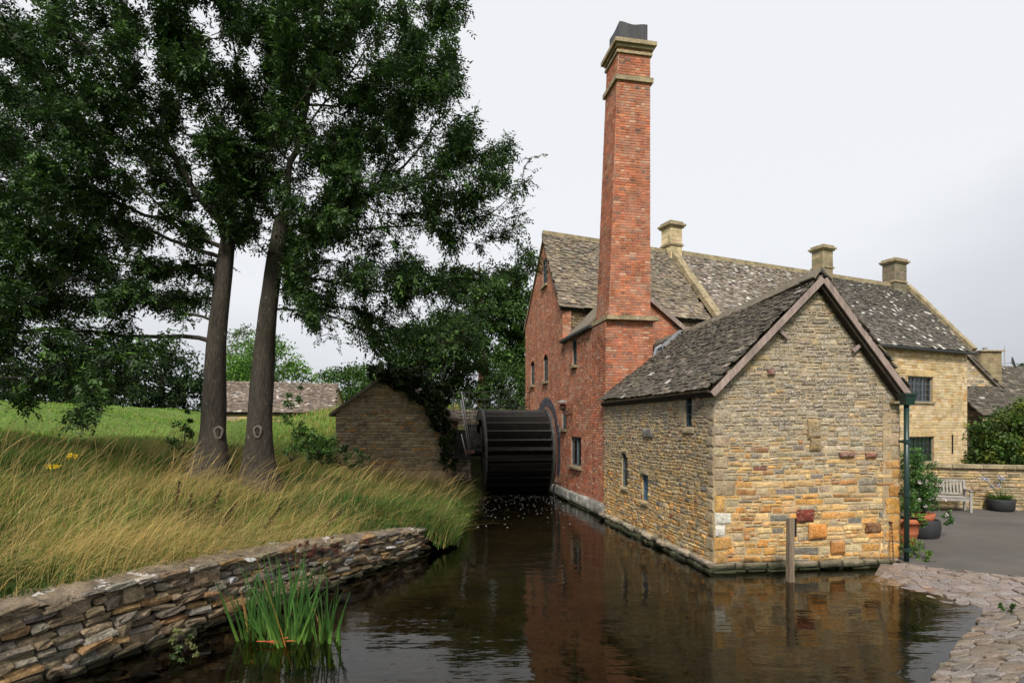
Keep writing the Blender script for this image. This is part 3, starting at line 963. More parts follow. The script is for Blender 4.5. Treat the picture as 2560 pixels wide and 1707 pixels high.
hs_ = [(1.6, 1.2, 2.02, 2.17), (3.08, .98, 3.44, 1.67), (5.50, 2.94, 5.78, 3.72)]
osd = [(0, -.4), (lab, -.4), (lab, 3.8), (0, 3.8)]
wsd = core('side_wall', fs_, osd, hs_, .4, M['annex_lime'], annex)
pcs = lay(fs_, osd, hs_, (.06, .12), (.09, .26), .022, (.005, .022), t_side, r, v0=.16, quoin=(.32, .27, (1,)), wob=.025, rub=.016)
pcs += [blk(fs_, 3.2, 2.66, 3.75, 2.88, (.10, .10, .10), .065), blk(fs_, 6.05, 3.35, 6.2, 3.68, (.2, .05, .03), .065), blk(fs_, 1.55, 2.17, 2.07, 2.27, (.30, .24, .14), .05),
        blk(fs_, 3.0, 1.68, 3.52, 1.80, (.32, .25, .15), .06), blk(fs_, 3.0, .86, 3.52, .97, (.38, .29, .16), .06), blk(fs_, 1.52, 1.08, 2.1, 1.19, (.36, .29, .18), .06),
        blk(fs_, 5.2, 2.95, 5.49, 3.72, (.32, .24, .13), .02), blk(fs_, 5.4, 2.8, 5.9, 2.93, (.36, .27, .14), .05)]
emit('annex', pcs, wsd, 'stone', 'stones')
pcs = lay(fs_, [(-.02, -.4), (lab + .05, -.4), (lab + .05, .2), (-.02, .2)], [], (.11, .2), (.16, .5), .012, (.07, .2), lambda u, v, r, q: jit((.34, .285, .21), r, .2), r, wob=.02)
emit('plinth', pcs, wsd, 'plinth_stone', 'plinth_stones', 60)
oed = [(0, -.4), (lcd, -.4), (lcd, 3.6), (0, 3.6)]
wed = core('side_wall', fe, oed, [], .4, M['lime'], annex)
emit('stone', lay(fe, oed, [], (.09, .16), (.15, .42), .014, (.02, .05), t_gable, r, v0=.1), wed, 'stone', 'stones', 0)
window(annex, fs_, hs_[0], 1, 2, .05, 'paint_grey', rim=.04)
window(annex, fs_, hs_[1], 1, 2, .05, 'paint_blue', rim=.045, gm='paint_blue')
window(annex, fs_, hs_[2], 1, 3, .04, 'paint', rim=.045)
# segmental head over the arched slit
mb = MB()
for k in range(7):
    a0 = math.pi * (k / 6)
    mb.box(fs_.p(1.81 - .24 * math.cos(a0), 2.10 + .11 * math.sin(a0), -.02), (.08, .10, .12), (unit(fs_.ex * math.sin(a0) + fs_.ey * math.cos(a0) * .6), unit(fs_.ey * math.sin(a0) - fs_.ex * math.cos(a0) * .6), fs_.n))
mb.build('arch_head', M['coping'], annex)
R_f, R_b, R_bb = V3(6.39, 11.72, 6.1), V3(5.62, 18.3, 6.0), V3(5.35, 20.9, 5.95)
roof((2.76, 18.2, 3.72), (3.95, 11.45, 3.72), R_f, R_b, 'slate', annex, t_slate, r, (.135, .075), (.13, .30), .017, .022)
roof((4.2, 20.9, 4.93), (4.52, 18.28, 5.1), R_b, R_bb, 'slate', annex, t_slate, r, (.13, .11), (.16, .3), .03, .0, 40)
roof((8.36, 11.94, 3.60), (7.0, 20.8, 3.60), R_bb, R_f, 'slate', annex, t_slate, r, (.16, .085), (.14, .32), .024, .02, 60)
mb = MB()
for i in range(19):
    a, b = R_f + (R_bb - R_f) * (i / 19), R_f + (R_bb - R_f) * ((i + 1) / 19)
    sg = -.07 * math.sin(math.pi * i / 18)
    mb.bar(a + V3(-.09, 0, .02 + sg), b + V3(-.09, 0, .02 + sg + RNG.normal(0, .008)), .05, .26, up=(.75, 0, 1))
    mb.bar(a + V3(.09, 0, .023 + sg), b + V3(.09, 0, .023 + sg + RNG.normal(0, .008)), .05, .26, up=(-.75, 0, 1))
mb.build('ridge_tiles', M['slate'], annex).color = (.16, .135, .10, 1)
MB().bar(fg.p(-.14, 3.60, .205), fg.p(2.255, 5.98, .205), .125, .04, up=fg.n).build('verge_board', M['verge'], annex)
MB().bar(fg.p(2.28, 5.97, .208), fg.p(lac + .1, 3.53, .208), .125, .04, up=fg.n).build('verge_board', M['verge'], annex)
MB().bar(fg.p(1.36, 4.98, .0), fg.p(1.36, 4.98, .13), .09, .12).build('purlin_end', M['verge'], annex)
MB().bar(fg.p(3.22, 4.72, .0), fg.p(3.22, 4.72, .13), .09, .12).build('purlin_end', M['verge'], annex)
MB().bar(fg.p(1.38, 4.93, .08), fg.p(1.55, 4.78, .08), .05, .07).build('brace', M['verge'], annex)
MB().bar(fg.p(3.2, 4.68, .08), fg.p(3.02, 4.52, .08), .05, .07).build('brace', M['verge'], annex)
MB().bar((4.0, 11.6, 3.69), (2.86, 18.1, 3.69), .05, .06).build('eave_board', M['oldwood'], annex)
MB().box(fg.p(lac - .12, 3.46, .06), (.26, .05, .2), fg.ax).build('corbel', M['coping'], annex)
mb = MB().bar((4.56, 18.27, 5.22), (5.5, 18.5, 6.0), .1, .16).tube([(4.55, 18.24, 5.1), (4.62, 18.22, 5.42), (4.8, 18.25, 5.52)], .06, 6)
mb.build('lead_flashing', M['leadgrey'], annex)

# ------------------------------------------------------------------ tall brick chimney
F = V3(3.0, 18.2); a_ = V3(.983, .182); b_ = V3(-.182, .983)
a_, b_ = unit(a_), unit(b_)
chim = thing('brick_chimney', (3.7, 18.9, 0), 'very tall tapering red brick chimney with stone bands and a black lead cap', 'chimney')
r = np.random.default_rng(2)
HB, LB, BOND = (.086, .086), (.2, .23), (.235, .122)
zl = 6.34
for fr, wd in ((Frame(F, a_), 1.6), (Frame(F + b_ * 1.4, -b_), 1.4), (Frame(F + a_ * 1.6, b_), 2.3)):
    ob = [(0, -.4), (wd, -.4), (wd, zl), (0, zl)]
    w_ = core('base_wall', fr, ob, [], .3, M['mortar'], chim)
    emit('brick', lay(fr, ob, [], HB, LB, .011, (.008, .014), t_chim, r, v0=.0 if wd != 1.6 else 3.0, bond=BOND), w_, 'brick', 'bricks', 110 if wd == 1.6 else 70 if wd == 1.4 else 0)
S0 = V3(3.115, 18.3, zl); S1 = V3(3.45, 18.43, 15.32)
bw, bd, tw, td = 1.42, 1.25, 1.09, 1.06
c0 = [S0, S0 + a_ * bw, S0 + a_ * bw + b_ * bd, S0 + b_ * bd]
c1 = [S1, S1 + a_ * tw, S1 + a_ * tw + b_ * td, S1 + b_ * td]
mb = MB().add(c0 + c1, [(3, 2, 1, 0), (4, 5, 6, 7), (0, 1, 5, 4), (1, 2, 6, 5), (2, 3, 7, 6), (3, 0, 4, 7)])
st = mb.build('stack', M['mortar'], chim)
pcs = []
for i in range(4):
    p0, p1, q0, q1 = c0[i], c0[(i + 1) % 4], c1[i], c1[(i + 1) % 4]
    ex = unit(p1 - p0)
    mid0, mid1 = (p0 + p1) / 2, (q0 + q1) / 2
    ey = unit(mid1 - mid0); ey = unit(ey - ex * (ey @ ex))
    fr = Frame(p0, ex, ey)
    loc = [((x - p0) @ ex, (x - p0) @ ey) for x in (p0, p1, q1, q0)]
    pcs += lay(fr, loc, [], HB, LB, .011, (.008, .014), t_chim, r, bond=BOND)
emit('brick', pcs, st, 'brick', 'bricks', 300)
def band(z, h, proj, mat_, name, lip=0.0):
    t = (z - zl) / (15.32 - zl)
    q = [x + (y - x) * t for x, y in zip(c0, c1)]
    cc = sum(q) / 4
    wx_, dx_ = bw + (tw - bw) * t, bd + (td - bd) * t
    mb = MB().box((cc[0], cc[1], z + h / 2), (wx_ + 2 * proj, dx_ + 2 * proj, h), (a_, b_, UP))
    if lip:
        mb.box((cc[0], cc[1], z - h * .35), (wx_ + proj, dx_ + proj, h * .7), (a_, b_, UP))
    return mb.build(name, M[mat_], chim)
band(14.13, .15, .085, 'coping', 'stone_band')
band(15.02, .09, .06, 'coping', 'stone_band')
band(15.3, .13, .17, 'coping', 'stone_cornice', 1)
MB().box((3.72, 18.93, zl + .06), (1.75, 1.6, .13), (a_, b_, UP)).build('stone_ledge', M['coping'], chim)
mb = MB()
cc = (c1[0] + c1[2]) / 2
n_ = 9
vs_, fsx = [], []
for k in range(n_ + 1):                       # lead box with a crumpled, uneven top
    for j in range(n_ + 1):
        uu, v_ = (k / n_ - .5) * 1.0, (j / n_ - .5) * .96
        ed = k in (0, n_) or j in (0, n_)
        vs_.append(cc + a_ * uu * (.97 if ed else 1) + b_ * v_ * (.97 if ed else 1) + UP * (.74 + (.045 if not ed else 0) + .03 * math.sin(k * .8 + 1.2) + .02 * math.cos(j * .7)))
ring = [k * (n_ + 1) for k in range(n_ + 1)] + [n_ * (n_ + 1) + j for j in range(1, n_ + 1)] + [k * (n_ + 1) + n_ for k in range(n_ - 1, -1, -1)] + [j for j in range(n_ - 1, 0, -1)]
nb0 = len(vs_)
for i in ring:
    p = vs_[i]
    vs_.append(np.array((p[0], p[1], 15.35)))
for k in range(n_):
    for j in range(n_):
        i0 = k * (n_ + 1) + j
        fsx.append((i0, i0 + n_ + 1, i0 + n_ + 2, i0 + 1))
for k in range(len(ring)):
    k2 = (k + 1) % len(ring)
    fsx.append((ring[k], nb0 + k, nb0 + k2, ring[k2]))
mb.add(vs_, fsx).build('lead_cap', M['lead'], chim)

# ------------------------------------------------------------------ brick mill
mill = thing('brick_mill', (2, 24, 0), 'red brick watermill with steep gable, arched windows and dull slate roof', 'building')
r = np.random.default_rng(3)
E0 = F + b_ * 12.5
fm_ = Frame(E0, -b_)                            # u = 12.5 - distance from the chimney corner
w1, w2, w3, w4, w5, wa, ni = (1.35, 4.96, 2.2, 6.2), (4.1, 4.95, 4.95, 6.2), (8.78, 5.22, 9.36, 6.22), (7.3, 2.81, 7.95, 3.83), (8.6, 1.43, 9.9, 2.54), (3.9, 9.38, 4.8, 10.6), (6.72, 2.16, 7.02, 3.15)
ol = [(0, -.4), (11.1, -.4), (11.1, zl), (0, zl)]
ou = [(0, zl), (7.42, zl), (7.42, 7.92), (4.39, 11.55), (0, 8.15)]
wl = core('side_wall', fm_, ol, [w1, w2, w3, w4, w5, ni], .35, M['mortar'], mill)
hl = [w1, w2, w3, w4, w5, ni]
pcs = lay(fm_, ol, hl, HB, LB, .011, (.008, .014), t_brick, r, v0=.45, bond=BOND)
ac, ar = (4.6, 1.75), 2.05
pcs = [p for p in pcs if not (ar < math.hypot((p[0][:3, 3] - E0) @ fm_.ex - ac[0], p[0][2, 3] - ac[1]) < ar + .42)]
emit('brick', pcs, wl, 'brick', 'bricks', 300)
pcs = []
for row in range(4):                          # blue-black brick ring where the wheel turns
    rr = ar + .05 + row * .105
    n_ = int(math.pi * 1.25 * rr / .088)
    for k in range(n_):
        an = -.4 + 1.25 * math.pi * (k + (.5 if row % 2 else 0)) / n_
        er = fm_.ex * math.cos(an) + fm_.ey * math.sin(an); et = fm_.ey * math.cos(an) - fm_.ex * math.sin(an)
        c = fm_.p(ac[0], ac[1], -.02) + er * rr
        if c[2] < .2: continue
        pcs.append((mtx(c, er * .098, et * .08, fm_.n * .04), jit((.055, .055, .068), r, .25)))
emit('blue_brick', pcs, wl, 'arch_brick', 'arch_bricks', 160)
wu = core('gable_wall', fm_, ou, [wa], .35, M['mortar'], mill)
emit('brick', lay(fm_, ou, [wa], HB, LB, .011, (.008, .014), t_brick, r, bond=BOND), wu, 'brick', 'bricks', 300)
fe_ = Frame(fm_.p(7.42, 0, 0), -fm_.n)
emit('brick', lay(fe_, [(0, zl), (.36, zl), (.36, 7.85), (0, 7.85)], [], HB, LB, .011, (.008, .014), t_brick, r, bond=BOND), wu, 'brick', 'bricks', 0)
for h, nx, ny, fm, li in ((w1, 2, 4, 'paint', 1), (w2, 2, 4, 'paint', 1), (w3, 2, 3, 'paint', 1), (w4, 1, 3, 'paint_blue', 1), (w5, 2, 1, 'paint_grey', 2), (wa, 2, 4, 'paint', 1)):
    window(mill, fm_, h, nx, ny, .07, fm, rim=.06, sill=.09, lights=li)
MB().box(fm_.p((ni[0] + ni[2]) / 2, (ni[1] + ni[3]) / 2, -.33), (ni[2] - ni[0], ni[3] - ni[1], .02), fm_.ax).build('niche_back', M['soil'], mill)
for h in (w1, w2, w4, ni):                      # cut the corners of the openings to segmental brick heads
    mb = MB(); uc, hw, rise = (h[0] + h[2]) / 2, (h[2] - h[0]) / 2, .16
    n_ = 8
    for k in range(n_):
        x0, x1 = -hw + 2 * hw * k / n_, -hw + 2 * hw * (k + 1) / n_
        y0, y1 = [h[3] - rise * (x / hw) ** 2 for x in (x0, x1)]
        q = [(uc + x0, y0), (uc + x1, y1), (uc + x1, h[3]), (uc + x0, h[3])]
        mb.add([fm_.p(*p, .004) for p in q] + [fm_.p(*p, -.12) for p in q], [(0, 1, 2, 3), (4, 5, 1, 0), (7, 6, 5, 4)])
    mb.build('arch_head', M['mortar'], mill)
    pcs = []
    nk = max(4, int(2 * hw / .085))
    for k in range(nk + 1):
        x = -hw * 1.05 + 2.1 * hw * k / nk
        an = -x / hw * .35
        pcs.append((mtx(fm_.p(uc + x, h[3] - rise * (x / hw) ** 2 + .09, -.01), (fm_.ex * math.cos(an) + fm_.ey * math.sin(an)) * .075, (fm_.ey * math.cos(an) - fm_.ex * math.sin(an)) * .2, fm_.n * .03), t_brick(0, 1, r, 0)))
    emit('brick', pcs, mill, 'head_brick', 'head_bricks', 40)
mb = MB()
for k in range(13): mb.box(fm_.p(8.55 + k * .115, 2.66, .002), (.085, .21, .03), fm_.ax)
mb.build('flat_arch', M['brick'], mill).color = (.30, .10, .055, 1)
pcs = lay(fm_, [(5.2, -.4), (12.6, -.4), (12.6, .45), (5.2, .45)], [], (.4, .45), (.6, 1.4), .012, (.10, .16), lambda u, v, r, q: jit((.33, .31, .27), r, .12), r)
emit('plinth', pcs, wl, 'plinth_stone', 'plinth_stones', 40)
MB().tube([fm_.p(7.2, .55, .0), fm_.p(7.2, .6, .25), fm_.p(7.2, .35, .34), fm_.p(7.2, -.2, .34)], .035, 8).build('drain_spout', M['ironwork'], mill)
# weathered stone front of the mill above the engine house, and its roof
u_, nb_ = unit(V3(.915, .403)), unit(V3(-.403, .915))
R0 = V3(1.523, 26.17)
def Q(s, off, z): return R0 + u_ * s + nb_ * off + UP * z
E1 = V3(2.076, 23.2)
ff = Frame(E1 + u_ * .02 + nb_ * .05, u_)
of = [(0.06, 5.9), (7.6, 5.9), (7.6, 7.85), (.06, 7.85)]
wf = core('front_wall', ff, of, [], .35, M['lime'], mill)
emit('stone', lay(ff, of, [], (.1, .16), (.18, .42), .014, (.015, .04), t_brown, r, v0=6.0), wf, 'stone', 'stones', 80)
rl = roof(Q(-.85, -3.12, 7.72), Q(7.05, -3.12, 7.72), Q(7.05, 0, 11.72), Q(-.12, 0, 11.72), 'pale', mill, t_slate2, r, (.20, .12), (.18, .34), .028, .012, 300)
MB().add([Q(1.0, 4.5, 8.0), Q(7.2, 4.5, 8.0), Q(7.2, 0, 11.72), Q(-.1, 0, 11.72), Q(1.0, 4.5, 7.9), Q(7.2, 4.5, 7.9), Q(7.2, 0, 11.62), Q(-.1, 0, 11.62)], [(1, 0, 3, 2), (4, 5, 6, 7), (0, 1, 5, 4), (1, 2, 6, 5), (3, 0, 4, 7)]).build('back_roof', M['slate_pale'], mill).color = (.18, .15, .11, 1)
MB().bar(Q(-.12, 0, 11.74), Q(7.05, 0, 11.74), .3, .1, up=nb_).build('ridge_tiles', M['coping'], mill)
MB().bar(Q(-.85, -3.0, 7.7), Q(7.05, -3.0, 7.7), .08, .1).build('eave_board', M['gutter'], mill)
MB().bar(fm_.p(7.5, 7.84, .03), fm_.p(4.4, 11.6, .03), .08, .08, up=fm_.n).build('verge', M['coping'], mill)
MB().bar(fm_.p(4.38, 11.6, .03), fm_.p(-.15, 8.1, .03), .08, .08, up=fm_.n).build('verge', M['coping'], mill)
# engine house gable beside the chimney
F2 = F + b_ * 2.3
fh = Frame(F2, a_)
oh = [(0, 4.2), (3.75, 4.2), (3.75, 6.6), (1.75, 8.15), (0, 6.34)]
wh = core('engine_house_wall', fh, oh, [], .3, M['mortar'], mill)
emit('brick', lay(fh, oh, [], HB, LB, .011, (.008, .014), t_chim, r, bond=BOND), wh, 'brick', 'bricks', 80)
g0, g1 = F2 - b_ * .15, F + b_ * 5.05
for (p, q_, z0, z1) in ((-.1, 1.75, 6.34, 8.22), (3.9, 1.75, 6.55, 8.22)):
    v_ = [g0 + a_ * p + UP * z0, g1 + a_ * p + UP * z0, g1 + a_ * q_ + UP * z1, g0 + a_ * q_ + UP * z1]
    MB().add(v_ + [x - UP * .09 for x in v_], [(0, 1, 2, 3), (7, 6, 5, 4), (0, 4, 5, 1), (3, 2, 6, 7), (0, 3, 7, 4), (1, 5, 6, 2)]).build('engine_house_roof', M['slate_pale'], mill).color = (.16, .135, .10, 1)
MB().bar(fh.p(1.8, 8.1, .16), fh.p(3.92, 6.46, .16), .15, .05, up=fh.n).build('verge_board', M['verge'], mill)
MB().bar(F + b_ * 1.3 - a_ * .1 + UP * 6.34, g1 - a_ * .1 + UP * 6.34, .16, .09).build('eave_board', M['gutter'], mill)
# iron wall lantern
lamp = thing('wall_lantern', fm_.p(8.75, 3.4, .0), 'small hooded iron lamp on a curved arm fixed to the brick mill', 'lamp')
MB().tube([fm_.p(8.75, 3.42, 0), fm_.p(8.7, 3.36, .2), fm_.p(8.6, 3.42, .3), fm_.p(8.55, 3.56, .32)], .045, 8).build('arm', M['rust'], lamp)
MB().lathe(fm_.p(8.55, 3.56, .32), [(.06, 0), (.12, .04), (.12, .2), (.07, .24), (.0, .24)], 12).build('body', M['rust'], lamp)
MB().lathe(fm_.p(8.55, 3.84, .32), [(.0, .09), (.06, .09), (.24, .02), (.24, .0), (.0, .0)], 16).build('hood', M['zinc'], lamp)

# ------------------------------------------------------------------ golden stone mill house
house = thing('mill_house', (22, 32, 0.3), 'long golden stone mill house with lichened slate roof, dark leaded windows and ridge chimneys', 'building')
r = np.random.default_rng(4)
fw = Frame(Q(7.2, -3.35, 0), u_)
hw1, hw2 = (13.6, 4.27, 15.85, 5.66), (13.68, .9, 15.95, 2.29)
of = [(0, .2), (19.1, .2), (19.1, 7.3), (0, 7.3)]
ww = core('front_wall', fw, of, [hw1, hw2], .4, M['lime'], house)
vis = [(8.6, .2), (19.1, .2), (19.1, 7.3), (8.6, 7.3)]
pcs = lay(fw, vis, [hw1, hw2], (.12, .19), (.25, .62), .012, (.012, .03), t_gold, r, quoin=(.5, .32, (1,)))
pcs += lay(fw, [(0, 6), (2.5, 6), (2.5, 7.3), (0, 7.3)], [], (.12, .19), (.25, .62), .012, (.012, .03), t_gold, r)
emit('ashlar', pcs, ww, 'stone', 'stones', 300)
pcs = []
for h in (hw1, hw2):
    for k in range(11):
        uu = h[0] - .12 + (h[2] - h[0] + .24) * (k + .5) / 11
        pcs.append(blk(fw, uu - .108, h[3] + .01, uu + .108, h[3] + .36, jit((.50, .37, .18), r, .08), .04))
emit('ashlar', pcs, ww, 'lintel_stone', 'lintel_stones', 60)
window(house, fw, hw1, 6, 4, .16, 'paint_grey', bar=.03, rim=.07, sill=.1, lights=3)
window(house, fw, hw2, 6, 4, .16, 'paint_green', bar=.03, rim=.07, sill=.1, lights=3)
fr_end = Frame(Q(26.3, -3.35, 0), nb_)
core('end_wall', fr_end, [(0, .2), (7.7, .2), (7.7, 7.3), (3.35, 11.4), (0, 7.3)], [], .3, M['lime'], house)
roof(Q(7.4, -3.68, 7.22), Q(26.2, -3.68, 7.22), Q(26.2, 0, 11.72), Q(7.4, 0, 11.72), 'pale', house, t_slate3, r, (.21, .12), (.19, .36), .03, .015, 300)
MB().add([Q(7.2, 4.5, 7.6), Q(26.2, 4.5, 7.6), Q(26.2, 0, 11.72), Q(7.2, 0, 11.72), Q(7.2, 4.5, 7.5), Q(26.2, 4.5, 7.5), Q(26.2, 0, 11.62), Q(7.2, 0, 11.62)], [(1, 0, 3, 2), (4, 5, 6, 7), (0, 1, 5, 4), (1, 2, 6, 5), (3, 0, 4, 7)]).build('back_roof', M['slate_pale'], house).color = (.15, .13, .10, 1)
MB().bar(Q(7.3, 0, 11.78), Q(26.2, 0, 11.78), .32, .12, up=nb_).build('ridge_tiles', M['coping'], house)
nr = unit(np.cross(u_, Q(0, 0, 11.72) - Q(0, -3.68, 7.22)))
for s, nm in ((7.22, 'parapet_coping'), (26.3, 'parapet_coping')):
    for k in range(6):
        p, q_ = [Q(s, 0, 11.95) + (Q(s, -3.75, 7.35) - Q(s, 0, 11.95)) * x for x in (k / 6, (k + 1) / 6 - .003)]
        MB().bar(p, q_, .42, .22 + RNG.uniform(-.015, .015), up=nr).build(nm, M['coping'], house)
MB().tube([Q(7.5, -3.72, 7.16), Q(26.65, -3.72, 7.13)], .075, 8).build('gutter', M['gutter'], house)
MB().box(fw.p(17.6, 1.85, .06), (.05, 1.1, .05), fw.ax).build('wall_bracket', M['ironwork'], house)
def stack(parent, s, off, w_, d_, z0, z1, tint_, shoulder):
    c = Q(s, off, 0)
    st_ = MB().box(c + UP * (z0 + z1 - .25) / 2, (w_, d_, z1 - .25 - z0), (u_, nb_, UP)).build('ridge_chimney', M['lime'], parent)
    pcs = []
    zs = z0 + (z1 - z0) * .42
    for k, (ex, ww_, dd_) in enumerate(((u_, w_, d_), (nb_, d_, w_), (-u_, w_, d_), (-nb_, d_, w_))):
        n = np.cross(ex, UP)
        fr = Frame(c - ex * ww_ / 2 + n * dd_ / 2, ex)
        pcs += lay(fr, [(0, z0), (ww_, z0), (ww_, z1 - .25), (0, z1 - .25)], [], (.2, .3), (.35, .6), .01, (.008, .015), lambda u, v, r, q: jit(tint_, r, .12), r)
    emit('ashlar', pcs, st_, 'stone', 'stones', 30)
    m2 = MB().box(c + UP * (zs + .03), (w_ + .14, d_ + .14, .07), (u_, nb_, UP)).box(c + UP * (zs + .09), (w_ + .07, d_ + .07, .05), (u_, nb_, UP))
    m2.build('stone_band', M['coping'], st_)
    m3 = MB().box(c + UP * (z1 - .23), (w_ + .16, d_ + .16, .08), (u_, nb_, UP)).box(c + UP * (z1 - .14), (w_ + .30, d_ + .30, .10), (u_, nb_, UP)).box(c + UP * (z1 - .03), (w_ + .1, d_ + .1, .13), (u_, nb_, UP))
    m3.build('chimney_cap', M['coping'], st_)
stack(house, 7.3, .05, .72, .72, 11.2, 13.25, (.50, .40, .24), 0)
stack(house, 18.4, .05, .82, .75, 11.2, 13.45, (.26, .21, .13), 0)
stack(house, 25.1, .1, 1.15, .8, 10.9, 13.45, (.17, .145, .10), 0)
# ------------------------------------------------------------------ cottage behind the shrub
cot = thing('stone_cottage', (36, 45, 0.4), 'grey stone cottage with steep dark roof and squat chimney behind the green shrub', 'building')
r = np.random.default_rng(6)
fc = Frame(V3(30, 45), V3(1, 0))
oc = [(0, .2), (10.2, .2), (10.2, 4.0), (5.1, 9.2), (0, 4.0)]
wc = core('gable_wall', fc, oc, [], .4, M['lime'], cot)
emit('stone', lay(fc, [(5.2, 3), (10.2, 3), (10.2, 4.0), (5.2, 9.1)], [], (.13, .2), (.3, .7), .014, (.015, .04), lambda u, v, r, q: jit(pick(r, GREY), r), r), wc, 'stone', 'stones', 120)
roof((40.6, 44.8, 3.75), (40.6, 54, 3.75), (35.1, 54, 9.3), (35.1, 44.8, 9.3), 'slate', cot, t_slate, r, (.3, .18), (.3, .5), .04, 0, 0)
MB().bar((40.55, 44.82, 3.8), (35.05, 44.82, 9.38), .25, .2, up=(0, 1, 0)).build('verge', M['slate'], cot).color = (.16, .14, .11, 1)
roof((34.5, 41.5, 3.6), (39.2, 41.5, 3.6), (38.4, 44.9, 5.9), (34.5, 44.9, 5.9), 'slate', cot, t_slate, r, (.26, .18), (.3, .5), .04, 0, 60)
MB().add([(34.5, 41.7, .2), (39.2, 41.7, .2), (39.2, 41.7, 3.6), (34.5, 41.7, 3.6), (39.2, 45, .2), (39.2, 45, 3.6)], [(0, 1, 2, 3), (1, 4, 5, 2)]).build('lean_to_wall', M['lime'], cot)
ck = MB().box((39.5, 47.4, 6.9), (1.65, 1.1, 4.2)).build('chimney', M['lime'], cot)
emit('ashlar', lay(Frame(V3(38.675, 46.85), V3(1, 0)), [(0, 5.0), (1.65, 5.0), (1.65, 8.95), (0, 8.95)], [], (.2, .3), (.3, .6), .01, (.01, .02), lambda u, v, r, q: jit((.24, .19, .11), r), r), ck, 'stone', 'stones', 40)
MB().box((39.5, 47.4, 9.04), (2.0, 1.45, .1)).build('chimney_cap', M['coping'], ck)
MB().lathe((39.4, 47.4, 9.09), [(.14, 0), (.14, .2), (.2, .22), (.2, .3), (0, .34)], 12).build('chimney_cowl', M['zinc'], ck)
roof((41, 50, 5.2), (60, 53, 5.2), (60, 57, 8.6), (41, 53.5, 8.4), 'slate', cot, t_slate, r, (.34, .2), (.35, .55), .04, 0, 0)
MB().add([(41, 50.3, .2), (60, 53.3, .2), (60, 53.3, 5.2), (41, 50.3, 5.2)], [(0, 1, 2, 3)]).build('rear_wing_wall', M['lime'], cot)
dish = thing('satellite_dish', (40.45, 46.9, 8.0), 'small grey satellite dish with thin white mast on the cottage chimney', 'satellite dish')
MB().bar((40.3, 46.95, 8.0), (40.6, 46.9, 8.0), .05, .05).tube([(40.6, 46.9, 7.9), (40.6, 46.9, 9.5)], .03, 6).build('mast', M['zinc'], dish)
mb = MB()
nd = unit((.75, -.6, .25)); xd = unit(np.cross(UP, nd)); yd = np.cross(nd, xd)
vs_, fsx = [], []
for i in range(5):
    for k in range(16):
        rr = .48 * i / 4
        vs_.append(V3(41.05, 46.7, 8.05) + xd * rr * math.cos(k * math.pi / 8) + yd * rr * math.sin(k * math.pi / 8) + nd * (rr * rr * .6))
for i in range(4):
    for k in range(16):
        fsx.append((i * 16 + k, (i + 1) * 16 + k, (i + 1) * 16 + (k + 1) % 16, i * 16 + (k + 1) % 16))
mb.add(vs_, fsx).add([p - nd * .03 for p in vs_], [f[::-1] for f in fsx]).bar((40.6, 46.9, 8.0), V3(41.05, 46.7, 8.04), .05, .05).build('bowl', M['leadgrey'], dish)
MB().bar(V3(41.05, 46.7, 8.0) - yd * .4, V3(41.05, 46.7, 8.0) + nd * .55 - yd * .25, .03, .03).box(V3(41.05, 46.7, 8.0) + nd * .58 - yd * .24, (.12, .12, .12)).build('feed_arm', M['gutter'], dish)

# ------------------------------------------------------------------ garden wall
gw = thing('garden_wall', (17, 17.7, .4), 'low golden stone garden wall with flat coping behind the bench', 'wall')
r = np.random.default_rng(7)
fgw = Frame(V3(10.3, 18.9), V3(16.0 - 10.3, 16.75 - 18.9))
lg = 16.0
ogw = [(0, .2), (lg, .2), (lg, 1.66), (0, 1.66)]
wgw = core('wall', fgw, ogw, [], .35, M['lime'], gw)
emit('stone', lay(fgw, ogw, [], (.07, .13), (.18, .45), .012, (.015, .04), t_wall, r, v0=.3), wgw, 'stone', 'stones')
u = 0.0
while u < lg:
    L = r.uniform(.7, 1.1)
    MB().box(fgw.p(u + L / 2, 1.71, -.15), (L - .015, .1, .52), fgw.ax).build('coping_stone', M['coping'], gw)
    u += L

# ------------------------------------------------------------------ bench, pots, post, pipe
def teak_bench(c, ex):
    b = thing('garden_bench', c, 'silvery slatted wooden bench standing against the garden wall', 'bench')
    fr = Frame(c, ex)                            # n points to the sitter's front
    wd = 1.55
    for u in (-wd / 2 + .04, wd / 2 - .04):
        MB().bar(fr.p(u, 0, .5), fr.p(u, .62, .5), .06, .06, up=fr.n).build('leg', M['bench'], b)
        MB().bar(fr.p(u, 0, .03), fr.p(u, .44, .03), .06, .06, up=fr.n).bar(fr.p(u, .44, .03), fr.p(u, .92, -.06), .06, .055, up=fr.n).build('leg', M['bench'], b)
        MB().bar(fr.p(u, .64, .56), fr.p(u, .64, -.02), .07, .035).build('armrest', M['bench'], b)
        MB().bar(fr.p(u, .38, .47), fr.p(u, .38, .06), .04, .08).build('side_rail', M['bench'], b)
    for k in range(5):
        MB().bar(fr.p(-wd / 2 + .03, .43, .49 - k * .095), fr.p(wd / 2 - .03, .43, .49 - k * .095), .075, .025).build('seat_slat', M['bench'], b)
    MB().bar(fr.p(-wd / 2 + .07, .37, .5), fr.p(wd / 2 - .07, .37, .5), .03, .09).build('front_rail', M['bench'], b)
    bk = MB().bar(fr.p(-wd / 2 + .07, .89, -.055), fr.p(wd / 2 - .07, .89, -.055), .04, .08).bar(fr.p(-wd / 2 + .07, .5, .01), fr.p(wd / 2 - .07, .5, .01), .04, .06).build('backrest', M['bench'], b)
    for k in range(16):
        u = -wd / 2 + .12 + (wd - .24) * k / 15
        MB().bar(fr.p(u, .52, .005), fr.p(u, .86, -.05), .05, .018, up=fr.n).build('back_slat', M['bench'], bk)
teak_bench(V3(13.02, 17.5, .4), fgw.ex)

